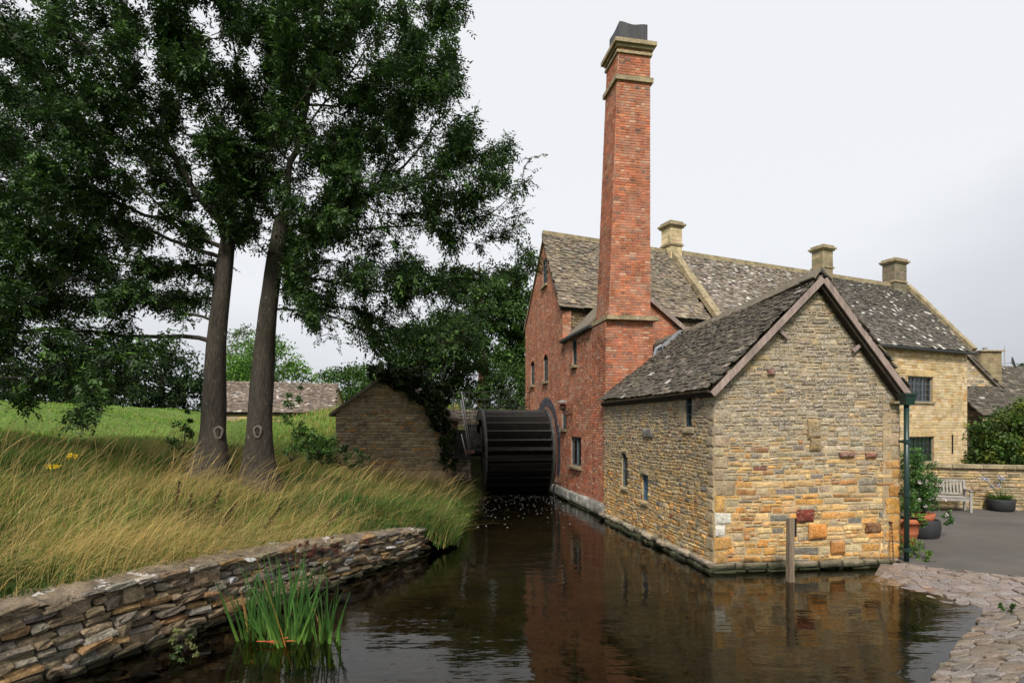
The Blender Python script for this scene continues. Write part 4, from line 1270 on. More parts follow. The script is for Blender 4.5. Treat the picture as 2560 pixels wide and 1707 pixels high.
LEAFQ = np.array([[0, 1, 2, 3]])
def leaf_mesh(name, pos, axis, nrm, L, Wd, cols, mat_, fold=.12):
    axis = axis / (np.linalg.norm(axis, axis=1, keepdims=True) + 1e-9)
    side = np.cross(nrm, axis); side /= np.linalg.norm(side, axis=1, keepdims=True) + 1e-9
    nn = np.cross(axis, side)
    L = L[:, None]; Wd = Wd[:, None]
    v = np.stack([pos, pos + axis * L * .45 + side * Wd / 2 + nn * Wd * fold, pos + axis * L, pos + axis * L * .45 - side * Wd / 2 + nn * Wd * fold], 1).reshape(-1, 3)
    f = np.arange(len(pos) * 4).reshape(-1, 4)
    return mesh_np(name, v, f, mat_, np.repeat(cols, 4, 0))
def rdir(r, n):
    d = r.normal(size=(n, 3))
    return d / np.linalg.norm(d, axis=1, keepdims=True)
def cloud(r, blobs, n, L, cols, droop=.3, shell_=.45):
    """leaves spread through blobs (x,y,z,rx,ry,rz): clumped, most of them in the outer part"""
    bl = np.array(blobs, float)
    vol = bl[:, 3] * bl[:, 4] + bl[:, 4] * bl[:, 5] + bl[:, 3] * bl[:, 5]
    nc = max(6, int(n / 34))
    bi = r.choice(len(bl), nc, p=vol / vol.sum())
    d = rdir(r, nc)
    rad = shell_ + (1 - shell_) * r.random(nc) ** .6
    cc = bl[bi, :3] + d * rad[:, None] * bl[bi, 3:]
    cr = .30 * bl[bi, 3:].min(1) * r.uniform(.6, 1.4, nc)
    ci = r.integers(0, nc, n)
    off = rdir(r, n) * r.random((n, 1)) ** .5
    pos = cc[ci] + off * cr[ci][:, None] * (1, 1, .75)
    ax_ = rdir(r, n) + d[ci] * .5 - (0, 0, droop)
    nm = rdir(r, n) * .7 + (0, 0, 1)
    pal = np.array(cols)
    pc = pal[r.integers(0, len(pal), nc)][ci] * r.lognormal(0, .18, (n, 1))
    LL = L * r.uniform(.65, 1.3, n)
    return pos, ax_, nm, LL, LL * .55, pc
def shrub(name, label, cat, base, blobs, n, L, cols, seed, stems=5, mat_='leaf', group=None, stem_r=.02):
    r = np.random.default_rng(seed)
    t = thing(name, base, label, cat, group)
    put('foliage', leaf_mesh('foliage', *cloud(r, blobs, n, L, cols), M[mat_]), t)
    mb = MB()
    for k in range(stems):
        b = blobs[k % len(blobs)]
        e = V3(*b[:3]) + r.normal(0, .3, 3) * b[3:6]
        s = V3(*base) + V3(r.normal(0, stem_r * 3), r.normal(0, stem_r * 3), -.03)
        mb.tube([s, (s + e) / 2 + r.normal(0, .06, 3) * b[3], e], [stem_r, stem_r * .7, stem_r * .3], 5)
    mb.build('stem', M['bark'], t)
    return t
def heads(parent, pts, size, colr, name, seed, n=14, L=.05):
    r = np.random.default_rng(seed)
    for p in pts:
        d = rdir(r, n)
        c = np.tile(np.array(colr), (n, 1)) * r.uniform(.85, 1.1, (n, 1))
        put(name, leaf_mesh(name, np.tile(p, (n, 1)) + d * size * .3, d, rdir(r, n), np.full(n, size), np.full(n, size * .6), c, M['petal']), parent)

YZ = lambda x, y: .14 + max(0, .07 * (x - 8.1) - .03 * (y - 11.6))
p1 = V3(9.2, 13.27, .165)
pot = thing('flower_pot', p1, 'tall rimmed terracotta flower pot beside the green drainpipe', 'pot')
MB().lathe(p1, [(.0, .0), (.17, .0), (.2, .2), (.225, .3), (.232, .31), (.228, .325), (.265, .53), (.30, .54), (.315, .58), (.305, .65), (.275, .66), (.265, .6), (0, .58)], 28).build('pot_body', M['terracotta'], pot, True)
MB().lathe(p1 + V3(0, 0, .585), [(.0, .015), (.26, .0)], 20).build('soil', M['soil'], pot)
shrub('flowering_plant', 'leafy bedding plant with pale blooms growing in the terracotta pot', 'plant', p1 + V3(0, 0, .6), [(9.22, 13.27, .95, .3, .3, .28), (9.15, 13.25, 1.2, .24, .26, .26), (9.3, 13.15, .72, .26, .26, .1)], 2200, .06, [(.06, .14, .03), (.09, .19, .04), (.04, .10, .02)], 31, 6, stem_r=.008)
heads(bpy.data.objects['flowering_plant'], [V3(9.3, 12.98, 1.28), V3(9.1, 13.1, 1.02), V3(9.42, 12.95, 1.12)], .035, (.7, .62, .66), 'flower', 2)
r = np.random.default_rng(8)
hosta = leaf_mesh('variegated_leaves', np.tile(p1 + V3(.14, -.14, .66), (22, 1)) + r.normal(0, .05, (22, 3)), rdir(r, 22) * (1, 1, .3) + (.3, -.3, .25), np.tile((0., 0, 1), (22, 1)) + r.normal(0, .2, (22, 3)), r.uniform(.16, .3, 22), r.uniform(.07, .12, 22), np.where(r.random((22, 1)) < .5, [(.32, .42, .10)], [(.12, .26, .04)]), M['leaf'])
put('variegated_leaves', hosta, bpy.data.objects['flowering_plant'])
purp = leaf_mesh('purple_leaves', np.tile(p1 + V3(-.05, -.2, .62), (40, 1)) + r.normal(0, .1, (40, 3)) * (1.3, .6, .4), rdir(r, 40) + (0, -.3, .2), rdir(r, 40), r.uniform(.08, .15, 40), r.uniform(.05, .09, 40), np.tile((.03, .012, .02), (40, 1)), M['leaf'])
put('purple_leaves', purp, bpy.data.objects['flowering_plant'])
p2 = V3(10.12, 14.02, .2)
pot2 = thing('planter', p2, 'round charcoal planter holding the climbing rose', 'pot')
MB().lathe(p2, [(0, 0), (.28, 0), (.34, .06), (.375, .25), (.365, .42), (.345, .47), (.315, .47), (.31, .4), (0, .4)], 28).build('pot_body', M['darkpot'], pot2, True)
pot3 = thing('inner_pot', p2 + V3(.02, 0, .4), 'plain clay pot set inside the charcoal planter under the rose', 'pot')
MB().lathe(p2 + V3(.03, 0, .4), [(0, 0), (.2, 0), (.24, .22), (.2, .22), (.19, .18), (0, .18)], 24).build('pot_body', M['terracotta'], pot3, True)
rose = shrub('rose_bush', 'tall leafy rose bush with a few pink-white blooms above the charcoal planter', 'plant', p2 + V3(0, 0, .58), [(9.95, 14.0, 1.85, .42, .4, .4), (9.85, 14.05, 2.1, .36, .34, .3), (10.1, 13.95, 1.2, .34, .35, .4), (10.5, 13.85, .75, .24, .22, .18), (9.85, 13.95, 1.35, .3, .3, .4), (10.02, 13.9, 1.5, .4, .35, .4)], 7000, .06, [(.07, .16, .035), (.10, .21, .05), (.045, .11, .025)], 33, 9, stem_r=.012)
heads(rose, [V3(10.40, 13.62, .83), V3(10.35, 13.6, 1.2), V3(10.3, 13.6, 1.55), V3(9.75, 13.6, 1.62)], .042, (.75, .66, .68), 'rose_bloom', 4, 20)
p3 = V3(14.62, 17.02, .41)
pot4 = thing('planter', p3, 'low charcoal planter standing right of the wooden bench', 'pot')
MB().lathe(p3, [(0, 0), (.27, 0), (.33, .05), (.35, .32), (.34, .36), (.31, .36), (.30, .3), (0, .3)], 28).build('pot_body', M['darkpot'], pot4, True)
aga = thing('agapanthus', p3 + V3(0, 0, .3), 'strappy plant with pale lilac flower globes on tall stalks in the low planter', 'plant')
n = 170
th = r.uniform(0, 2 * math.pi, n)
put('leaves', leaf_mesh('leaves', p3 + np.c_[.14 * np.cos(th), .14 * np.sin(th), np.full(n, .3)], np.c_[np.cos(th) * .9, np.sin(th) * .9, r.uniform(.5, 1.6, n)], np.c_[np.cos(th), np.sin(th), np.full(n, .4)], r.uniform(.22, .4, n), np.full(n, .025), np.tile((.10, .19, .035), (n, 1)) * r.uniform(.7, 1.2, (n, 1)), M['leaf']), aga)
fp = [p3 + V3(-.62, -.1, .98), p3 + V3(-.42, 0, .93), p3 + V3(-.22, .05, .72), p3 + V3(-.02, 0, 1.02), p3 + V3(.1, .05, .95), p3 + V3(-.12, -.08, .78)]
for q_ in fp:
    MB().tube([p3 + V3(0, 0, .3), (p3 + q_) / 2 + V3(.03, 0, .2), q_], .007, 5).build('stalk', M['iris'], aga).color = (.1, .16, .05, 1)
heads(aga, fp, .06, (.50, .49, .62), 'flower', 6, 26)

pp = fg.p(lac - .03, 0, .22)
pipe = thing('drainpipe', (pp[0], pp[1], 0), 'dark green drainpipe with hopper on the corner of the stone outbuilding', 'pipe')
MB().tube([pp + UP * .02, pp + UP * 3.42], .05, 12).build('pipe', M['pipe'], pipe, True)
for z in (.35, 1.5, 2.6): MB().tube([pp + UP * z, pp + UP * (z + .08)], .07, 12).bar(pp + UP * (z + .04), fg.p(lac - .03, z + .04, 0), .04, .05).build('collar', M['pipe'], pipe)
MB().box(pp + UP * 3.5, (.19, .19, .2), fg.ax[:1] + (fg.n, UP), 1.25).box(pp + UP * 3.625, (.28, .28, .045), fg.ax[:1] + (fg.n, UP)).bar(pp + UP * 3.56, pp + fe.ex * .5 + fg.ex * .1 + UP * 3.6, .1, .08).build('hopper', M['pipe'], pipe)
post = thing('mooring_post', (5.31, 10.86, -.5), 'weathered wooden post with black plate standing in the water before the gable', 'post')
MB().box((5.31, 10.86, .35), (.105, .105, 1.72), ((.98, .2, 0), (-.2, .98, 0), (0.005, 0, 1))).build('post', M['oldwood'], post)
MB().box((5.42, 10.93, 1.02), (.09, .02, .36)).build('plate', M['plate'], post)
chain = thing('hanging_chain', fg.p(3.88, .7, .07), 'thin rusty chain hanging down the gable beside the drainpipe', 'chain')
mb = MB()
c0_, c1_ = fg.p(3.9, .92, .08), fg.p(3.78, .0, .28)
for k in range(26):
    p = c0_ + (c1_ - c0_) * (k / 25)
    q_ = c0_ + (c1_ - c0_) * ((k + .9) / 25)
    mb.bar(p, q_, .03 if k % 2 else .012, .012 if k % 2 else .03)
mb.build('links', M['rust'], chain)
MB().tube([fg.p(3.9, .93, .0), fg.p(3.9, .93, .1)], .02, 8).build('ring_bolt', M['rust'], chain)

# ------------------------------------------------------------------ waterwheel
Wc, WR, WH = V3(.019, 25.68, 1.75), 1.92, 1.45
whl = thing('waterwheel', (Wc[0], Wc[1], 0), 'broad black waterwheel with wet timber buckets beside the brick mill', 'waterwheel')
ea, eb, ez = a_, b_, UP
def wp(t, rr, an): return Wc + ea * t + (eb * math.cos(an) + ez * math.sin(an)) * rr
for t in (-WH, WH):
    mb = MB(); n = 64
    for k in range(n):
        a0, a1 = 2 * math.pi * k / n, 2 * math.pi * (k + 1) / n
        for r0_, r1_, th in ((WR - .42, WR + .02, .07), (WR - .06, WR + .05, .11), (WR - .24, WR - .18, .1)):
            q = [wp(t + s * th / 2, rr, an) for s in (-1, 1) for rr, an in ((r0_, a0), (r1_, a0), (r1_, a1), (r0_, a1))]
            mb.add(q, [(0, 1, 2, 3), (7, 6, 5, 4), (1, 5, 6, 2), (0, 3, 7, 4)])
    mb.build('rim', M['wetrim'], whl)
nbk = 28
bk_m = MB().add([(-WH + .05, -.0, 0), (WH - .05, 0, 0), (WH - .05, .30, .2), (-WH + .05, .30, .2), (-WH + .05, -.02, -.05), (WH - .05, -.02, -.05), (WH - .05, .3, .15), (-WH + .05, .3, .15)],
                [(0, 1, 2, 3), (7, 6, 5, 4), (0, 4, 5, 1), (2, 6, 7, 3), (1, 5, 6, 2), (3, 7, 4, 0)]).mesh('bucket', M['wetwood'])
for k in range(nbk):
    an = 2 * math.pi * k / nbk
    er = eb * math.cos(an) + ez * math.sin(an)
    et = ez * math.cos(an) - eb * math.sin(an)
    m_ = mtx(Wc + er * (WR - .32), ea, er, -et)
    put('bucket', bk_m, whl, Matrix(m_.tolist()), np.array((1, 1, 1)) * RNG.uniform(.6, 1.6))
mb = MB(); n = 40
for k in range(n):
    a0, a1 = 2 * math.pi * k / n, 2 * math.pi * (k + 1) / n
    mb.add([wp(-WH, WR - .36, a0), wp(WH, WR - .36, a0), wp(WH, WR - .36, a1), wp(-WH, WR - .36, a1)], [(0, 1, 2, 3)])
mb.build('sole_boards', M['wetwood'], whl)
for t in (-WH + .12, WH - .12):
    for k in range(8):
        an = math.pi * k / 4 + .2
        MB().bar(wp(t, .15, an), wp(t, WR - .38, an), .12, .1).build('spoke', M['wetwood'], whl)
MB().tube([wp(-WH - .5, 0, 0), wp(WH + .1, 0, 0)], .17, 14).build('axle', M['ironwork'], whl, True)

# stone pier, dam behind the wheel, sluice timbers, railing, poles
r = np.random.default_rng(9)
dam = thing('dam_wall', (0, 29, 0), 'dark stone wall behind the waterwheel holding back the mill race', 'wall')
fd = Frame(V3(-4.3, 28.4), V3(1, .12))
od = [(0, -.4), (5.8, -.4), (5.8, 3.75), (0, 3.75)]
wd_ = core('wall', fd, od, [], .5, M['soil'], dam)
emit('stone', lay(fd, od, [], (.14, .24), (.25, .55), .02, (.02, .05), lambda u, v, r, q: jit((.06, .055, .045), r, .25), r), wd_, 'stone', 'stones', 60)  # stones coloured darker than the other stone walls
pier = thing('wheel_pier', (-1.9, 26, 0), 'dark brick and stone pier between the waterwheel and the ivied stone shed', 'wall')
fp_ = Frame(V3(-2.75, 24.3), V3(1, .1))
op = [(0, -.4), (1.0, -.4), (1.0, 1.55), (0, 1.55)]
wp_ = core('wall', fp_, op, [], 4.0, M['soil'], pier)
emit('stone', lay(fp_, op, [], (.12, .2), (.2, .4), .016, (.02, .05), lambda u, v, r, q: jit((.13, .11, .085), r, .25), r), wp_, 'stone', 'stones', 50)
fq = Frame(V3(-2.0, 26.6), V3(1, .1))
oq = [(0, 1.4), (.62, 1.4), (.62, 3.05), (0, 3.05)]
wq = core('brick_upstand', fq, oq, [], 1.6, M['soil'], pier)
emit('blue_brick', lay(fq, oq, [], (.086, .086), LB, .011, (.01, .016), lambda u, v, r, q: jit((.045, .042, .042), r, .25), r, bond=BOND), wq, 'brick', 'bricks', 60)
slc = thing('sluice_frame', (-2.4, 25.2, 1.5), 'dark timber sluice frame with crossbeams left of the waterwheel', 'sluice')
MB().bar((-2.85, 25.2, 3.05), (-1.5, 25.5, 3.07), .14, .12).build('crossbeam', M['oldwood'], slc)
MB().bar((-2.8, 25.3, 1.4), (-2.8, 25.3, 3.05), .16, .16).build('upright', M['wetwood'], slc)
MB().bar((-2.0, 25.45, 1.4), (-2.0, 25.45, 3.05), .14, .14).build('upright', M['wetwood'], slc)
MB().bar((-2.95, 24.2, 1.66), (-1.75, 24.4, 1.62), .25, .2).build('sill_beam', M['wetwood'], slc)
MB().box((-1.82, 24.35, 1.83), (.42, .3, .14), ((.98, .1, 0), (-.1, .98, 0), (0, 0, 1))).build('brick_block', M['brick'], slc).color = (.16, .06, .045, 1)
MB().box((-2.4, 25.36, 2.1), (.75, .06, 1.3)).build('dark_recess_fill', M['wetwood'], slc)  # black board stands for the shade in the recess between the uprights
ral = thing('iron_railing', (-.8, 29.2, 3.5), 'thin black iron railing on the bank behind the waterwheel', 'railing')
for z in (3.95, 4.3, 4.68):
    MB().tube([(-3.2, 29.2, z - .12), (-1.2, 29.3, z), (1.0, 29.7, z - .05)], .022, 6).build('rail', M['ironwork'], ral)
for k in range(6):
    x = -3.0 + k * .78
    MB().bar((x, 29.2 + .05 * k, 3.2), (x, 29.2 + .05 * k, 4.75), .035, .035).build('railing_post', M['ironwork'], ral)
for i, (p, q_, lb) in enumerate((((-1.75, 23.85, 1.98), (-2.12, 23.95, 4.38), 'long pale metal pole leaning beside the waterwheel, reaching highest'),
                                ((-1.78, 23.75, 1.75), (-2.15, 23.85, 4.02), 'middle pale metal pole leaning beside the waterwheel rim'),
                                ((-1.9, 23.7, 1.66), (-2.12, 23.75, 2.6), 'short pale metal pole low beside the waterwheel rim'))):
    o = MB().tube([p, q_], .028, 8).build('metal_pole', M['zinc'], None, True)
    tag(o, lb, 'pole', 'metal poles by the waterwheel')

# ------------------------------------------------------------------ stone shed under the ivy
shed = thing('stone_shed', (-4.7, 23, 1.2), 'brown stone gable-ended shed half covered by ivy on the grassy bank', 'building')
fsd = Frame(V3(-6.85, 22.1), V3(1, .03))
osd2 = [(0, .3), (4.3, .3), (4.3, 3.35), (2.05, 4.95), (0, 3.5)]
wsh = core('gable_wall', fsd, osd2, [], .4, M['lime'], shed)
r = np.random.default_rng(10)
emit('stone', lay(fsd, osd2, [], (.08, .15), (.16, .42), .014, (.015, .045), t_shed, r, v0=1.2), wsh, 'stone', 'stones')
for s, (x0, z0), (x1, z1) in ((0, (-7.05, 3.42), (-4.8, 5.05)), (1, (-2.35, 3.25), (-4.8, 5.05))):
    v_ = [V3(x0, 21.95, z0), V3(x0, 27, z0), V3(x1, 27, z1), V3(x1, 21.95, z1)]
    MB().add(v_ + [p - UP * .12 for p in v_], [(0, 1, 2, 3), (7, 6, 5, 4), (0, 4, 5, 1), (0, 3, 7, 4), (1, 5, 6, 2), (2, 6, 7, 3)]).build('roof', M['slate'], shed).color = (.13, .11, .08, 1)
MB().add([(-2.56, 22.2, .3), (-2.56, 27, .3), (-2.56, 27, 3.3), (-2.56, 22.2, 3.3)], [(0, 1, 2, 3)]).add([(-6.85, 22.2, .3), (-6.85, 27, .3), (-6.85, 27, 3.5), (-6.85, 22.2, 3.5)], [(3, 2, 1, 0)]).build('side_wall', M['lime'], shed)
IV = [(.018, .035, .009), (.028, .05, .012), (.013, .024, .007), (.05, .075, .02)]
shrub('ivy', 'dense dark ivy tumbling over the peak and right slope of the stone shed', 'ivy', (-2.6, 22.0, 1.2),
      [(-2.45, 22.0, 1.7, .3, .28, .5), (-2.5, 21.95, 2.5, .32, .28, .6), (-2.75, 21.9, 3.2, .36, .3, .5), (-4.9, 22.05, 5.0, .75, .35, .35), (-4.2, 21.95, 4.75, .6, .35, .42), (-3.6, 21.9, 4.35, .5, .32, .5), (-3.1, 21.9, 3.85, .42, .3, .5), (-3.0, 22.8, 4.2, .6, .7, .5), (-4.2, 22.8, 5.0, .9, .7, .3)],
      20000, .13, IV, 41, 3, stem_r=.03)
# ------------------------------------------------------------------ long barn in the meadow
barn = thing('long_barn', (-16, 41, 2.8), 'long low stone barn with mottled grey slate roof behind the twin trunks', 'building')
r = np.random.default_rng(12)
fb = Frame(V3(-20.7, 39.6), V3(1, .12))
ob = [(0, 1.5), (8.0, 1.5), (8.0, 3.75), (0, 3.75)]
wb = core('front_wall', fb, ob, [], .4, M['lime'], barn)
emit('stone', lay(fb, ob, [], (.16, .24), (.3, .7), .014, (.015, .04), t_wall, r, v0=2.2), wb, 'stone', 'stones', 80)
roof(fb.p(-.2, 3.8, .25), fb.p(8.25, 3.8, .25), fb.p(7.8, 6.05, -2.8), fb.p(-.2, 6.15, -2.8), 'pale', barn, lambda a, b, r: jit(pick(r, [(3, (.15, .115, .092)), (2, (.19, .15, .12)), (.4, (.36, .33, .30)), (1.5, (.10, .08, .065))]), r, .15), r, (.17, .12), (.16, .32), .03, .02, 300)
MB().add([fb.p(-.2, 6.15, -2.8), fb.p(7.8, 6.05, -2.8), fb.p(8.2, 3.8, -5.8), fb.p(-.2, 3.8, -5.8), fb.p(8.0, 1.5, 0), fb.p(8.0, 3.75, 0), fb.p(7.7, 6.0, -2.8), fb.p(8.0, 3.75, -5.6), fb.p(8.0, 1.5, -5.6)], [(0, 1, 2, 3), (4, 8, 7, 6, 5)]).build('back_roof', M['lime'], barn)

# ------------------------------------------------------------------ dry-stone retaining wall
ret = thing('retaining_wall', (-4.2, 8.3, 0), 'curving dry-stone retaining wall with lichen-spotted cap holding the grassy bank', 'wall')
r = np.random.default_rng(13)
eW = unit(PL[1].tolist() + [0] - V3(*PL[0]))
W0 = V3(*PL[0])
frw = Frame(W0, eW)
Lw = float(np.linalg.norm(PL[1] - PL[0]))
def wtop(u): return float(np.interp(u, [0, 4.5, 7.4, 10, Lw], [1.0, 1.0, .98, .86, .5]))
def wcurve(u): return -.10 * max(0, (u - Lw + 1.2)) ** 2 * 4       # the end curls back into the bank
NR = 12
pcs = []
DRY = [(4, (.215, .16, .10)), (3, (.26, .20, .13)), (2, (.19, .16, .125)), (1.4, (.28, .175, .08)), (1.2, (.28, .25, .205)), (.2, (.6, .59, .58))]
for row in range(NR):
    u = 2.5 + r.uniform(0, .3)
    while u < Lw + .1:
        big = r.random() < .07
        L = r.uniform(.10, .40) * (1.25 if big else 1)
        um = u + L / 2
        H0 = wtop(um); pitch = (H0 - .07 + .22) / NR
        v = -.22 + pitch * (row + .5) + r.normal(0, .013) + .03 * math.sin(um * 2.1 + row * .7) * math.sin(math.pi * (row + .5) / NR)
        hgt = pitch * r.uniform(.85, 1.3) * (1.9 if big else 1)
        slope = (wtop(um + .2) - wtop(um - .2)) / .4 * (row + .5) / NR + r.normal(0, .07)
        ex = unit(frw.ex + UP * slope); ey = unit(UP - frw.ex * slope)
        dp = r.uniform(.16, .26)
        n2 = unit(frw.n + UP * .12 * 0 + frw.ex * r.normal(0, .06) + UP * r.normal(0, .05))
        batter = -.06 * v
        cw = -.17 + r.uniform(-.02, .035) + batter + wcurve(um)
        pcs.append((mtx(frw.p(um, v, cw), ex * (L + .012), ey * hgt, n2 * dp), jit(pick(r, DRY), r, .16)))
        u += L
emit('dry', pcs, ret, 'stone', 'stones', 300)
# dark core and earth behind, then the mortared cap with flat stones along its front edge
us = np.arange(1.0, Lw + .21, .25)
vs_, fsx = [], []
for u in us:
    vs_ += [frw.p(u, -.5, -.14 + wcurve(u)), frw.p(u, wtop(u) - .06, -.16 + wcurve(u)), frw.p(u, wtop(u) - .06, -.7 + wcurve(u)), frw.p(u, -.5, -.7 + wcurve(u))]
for i in range(len(us) - 1):
    for k in range(4):
        fsx.append((i * 4 + k, i * 4 + 4 + k, i * 4 + 4 + (k + 1) % 4, i * 4 + (k + 1) % 4))
fsx.append((len(us) * 4 - 4, len(us) * 4 - 3, len(us) * 4 - 2, len(us) * 4 - 1))
MB().add(vs_, fsx).build('core', M['soil'], ret)
us = np.arange(1.0, Lw + .16, .06)
cs = np.linspace(0, 1, 11)
vs_ = []
for i, u in enumerate(us):
    for j, t in enumerate(cs):
        w_ = .045 - t * .75 + wcurve(u)
        z = wtop(u) - .02 + .05 * math.sin(math.pi * min(t * 1.4, 1)) + .018 * math.sin(u * 7 + t * 5) + .012 * math.sin(u * 19 + j) + .012 * math.sin(u * 31 - 2 * j)
        if j == 0: z -= .075; w_ -= .03
        if j == 1: z -= .025; w_ += .03 + .02 * math.sin(u * 11) + .012 * math.sin(u * 29)
        vs_.append(frw.p(u, z, w_))
nC = len(cs)
fsx = [(i * nC + j, (i + 1) * nC + j, (i + 1) * nC + j + 1, i * nC + j + 1) for i in range(len(us) - 1) for j in range(nC - 1)]
fsx.append(tuple((len(us) - 1) * nC + j for j in range(nC)))
MB().add(vs_, fsx).build('cap', M['cap'], ret, True)
pcs = []
u = 3.0
while u < Lw - .1:
    L = r.uniform(.2, .5)
    if r.random() < .6:
        pcs.append((mtx(frw.p(u + L / 2, wtop(u) - .045, -.16 + wcurve(u)), unit(frw.ex + UP * r.normal(0, .03)) * L, UP * r.uniform(.05, .09), frw.n * r.uniform(.2, .26)), jit(pick(r, DRY), r, .16)))
    u += L
emit('dry', pcs, ret, 'cap_stone', 'cap_stones', 60)
# ------------------------------------------------------------------ the two big trees
def colonise(trunk, att, step=.38, di=3.2, dk=.62, iters=170, seed=0):
    r = np.random.default_rng(seed)
    pos = [np.array(p, float) for p in trunk]
    par = [-1] + list(range(len(trunk) - 1))
    P = np.array(pos)
    att = np.array(att); alive = np.ones(len(att), bool)
    nd = np.full(len(att), 1e9); ni = np.zeros(len(att), int)
    first = max(2, int(len(trunk) * .64))
    def upd(idx):
        nonlocal nd, ni
        d = np.linalg.norm(att[:, None] - P[idx][None], axis=2)
        k = d.argmin(1); dm = d[np.arange(len(att)), k]
        m_ = dm < nd
        nd = np.where(m_, dm, nd); ni = np.where(m_, np.array(idx)[k], ni)
    upd(list(range(first, len(P))))
    reach = 60.0
    for it in range(iters):
        alive &= nd > dk
        use = alive & (nd < reach)
        if not use.any(): break
        src = ni[use]
        vec = att[use] - P[src]; vec /= np.linalg.norm(vec, axis=1, keepdims=True)
        uq, inv = np.unique(src, return_inverse=True)
        acc = np.zeros((len(uq), 3)); np.add.at(acc, inv, vec)
        # keep some of the parent's heading so limbs sweep instead of kinking
        pr = np.array([par[i] if par[i] >= 0 else i for i in uq])
        hd = P[uq] - P[pr]; hd /= np.linalg.norm(hd, axis=1, keepdims=True) + 1e-9
        acc = acc / (np.linalg.norm(acc, axis=1, keepdims=True) + 1e-9) + hd * .35 + r.normal(0, .16, acc.shape)
        acc /= np.linalg.norm(acc, axis=1, keepdims=True)
        new = P[uq] + acc * step
        n0 = len(P)
        P = np.vstack([P, new]); par += list(uq)
        upd(list(range(n0, len(P))))
        if len(P) > 9000: break
    return P, np.array(par)
def tree_mesh(P, par, trunk_r, tip=.0105, expo=2.05):
    n = len(P); nt = len(trunk_r)
    w_ = np.zeros(n); ch = np.zeros(n, int)
    for i in range(n - 1, 0, -1):
        if ch[i] == 0: w_[i] = tip ** expo
        w_[par[i]] += w_[i]; ch[par[i]] += 1
    rad = w_ ** (1 / expo)
    rad[rad <= 0] = tip
    for i in range(nt): rad[i] = trunk_r[i]
    rad = np.minimum(rad, .26 + 0 * rad) if nt == 0 else rad
    for i in range(nt, n): rad[i] = min(rad[i], rad[par[i]] * .93)
    main = np.full(n, -1)
    for i in range(1, n):
        p = par[i]
        if main[p] < 0 or rad[i] > rad[main[p]]: main[p] = i
    dirs = np.zeros((n, 3))
    for i in range(n):
        a = P[par[i]] if par[i] >= 0 else P[i]
        b = P[main[i]] if main[i] >= 0 else P[i]
        d = b - a; dirs[i] = d / (np.linalg.norm(d) + 1e-9)
    m_ = 9
    an = np.arange(m_) * 2 * np.pi / m_
    def ring(c, d, rr):
        ref = np.array((0.13, .99, .05)) if abs(d[1]) < .95 else np.array((1., 0, 0))
        x = np.cross(ref, d); x /= np.linalg.norm(x); y = np.cross(d, x)
        return c + rr * (np.cos(an)[:, None] * x + np.sin(an)[:, None] * y)
    V, Fc, k = [], [], 0
    own = np.full(n, -1)
    for i in range(n):
        rr = rad[i]
        rg = ring(P[i], dirs[i], rr)
        if i < nt:
            rg = P[i] + (rg - P[i]) * (1 + .07 * np.sin(an * 3 + i * .5) + .05 * np.sin(an * 5 + i))[:, None]
        own[i] = k; V.append(rg); k += m_
    q = np.arange(m_); q2 = (q + 1) % m_
    for i in range(1, n):
        p = par[i]
        if main[p] == i:
            b0 = own[p]
        else:
            V.append(ring(P[p], dirs[i], min(rad[i] * 1.15, rad[p]))); b0 = k; k += m_
        Fc.append(np.stack([b0 + q, b0 + q2, own[i] + q2, own[i] + q], 1))
    return np.concatenate(V), np.concatenate(Fc), rad
def sprays(r, org, dirn, nl=7, L=.085, pal=((.03, .06, .015),), span=.22, tone=None):
    """compound leaves: pairs of leaflets hanging along a short rachis"""
    n = len(org)
    dirn = dirn / np.linalg.norm(dirn, axis=1, keepdims=True)
    side = np.cross(dirn, (0, 0, 1.)) + r.normal(0, .15, (n, 3)); side /= np.linalg.norm(side, axis=1, keepdims=True)
    up = np.cross(side, dirn)
    pal = np.array(pal)
    base = pal[r.integers(0, len(pal), n)] * r.lognormal(0, .2, (n, 1))
    if tone is not None: base = base * tone[:, None]
    pos, ax_, nm, LL, cs_ = [], [], [], [], []
    sz = r.uniform(.75, 1.25, n)
    for k in range(nl):
        t = (k // 2 + .6) / (nl // 2 + .6)
        s = 0 if k == nl - 1 else (1 if k % 2 else -1)
        pos.append(org + dirn * (span * t * sz)[:, None] - up * (.05 * t * t))
        ax_.append(dirn * (.65 if s else 1) + side * s * .8 - (0, 0, .35) + r.normal(0, .22, (n, 3)))
        nm.append(up + r.normal(0, .35, (n, 3)))
        LL.append(L * sz * r.uniform(.75, 1.2, n)); cs_.append(base * r.uniform(.8, 1.2, (n, 1)))
    LL = np.concatenate(LL)
    return np.concatenate(pos), np.concatenate(ax_), np.concatenate(nm), LL, LL * .42, np.concatenate(cs_)
def crown_points(r, ells, ncl, per, cr):
    e = np.array(ells, float)
    vol = e[:, 3] * e[:, 4] * e[:, 5]
    bi = r.choice(len(e), ncl, p=vol / vol.sum())
    d = rdir(r, ncl) * (r.random((ncl, 1)) ** .42)
    cc = e[bi, :3] + d * e[bi, 3:]
    return (cc[:, None] + rdir(r, ncl * per).reshape(ncl, per, 3) * (r.random((ncl, per, 1)) ** .5) * cr).reshape(-1, 3)
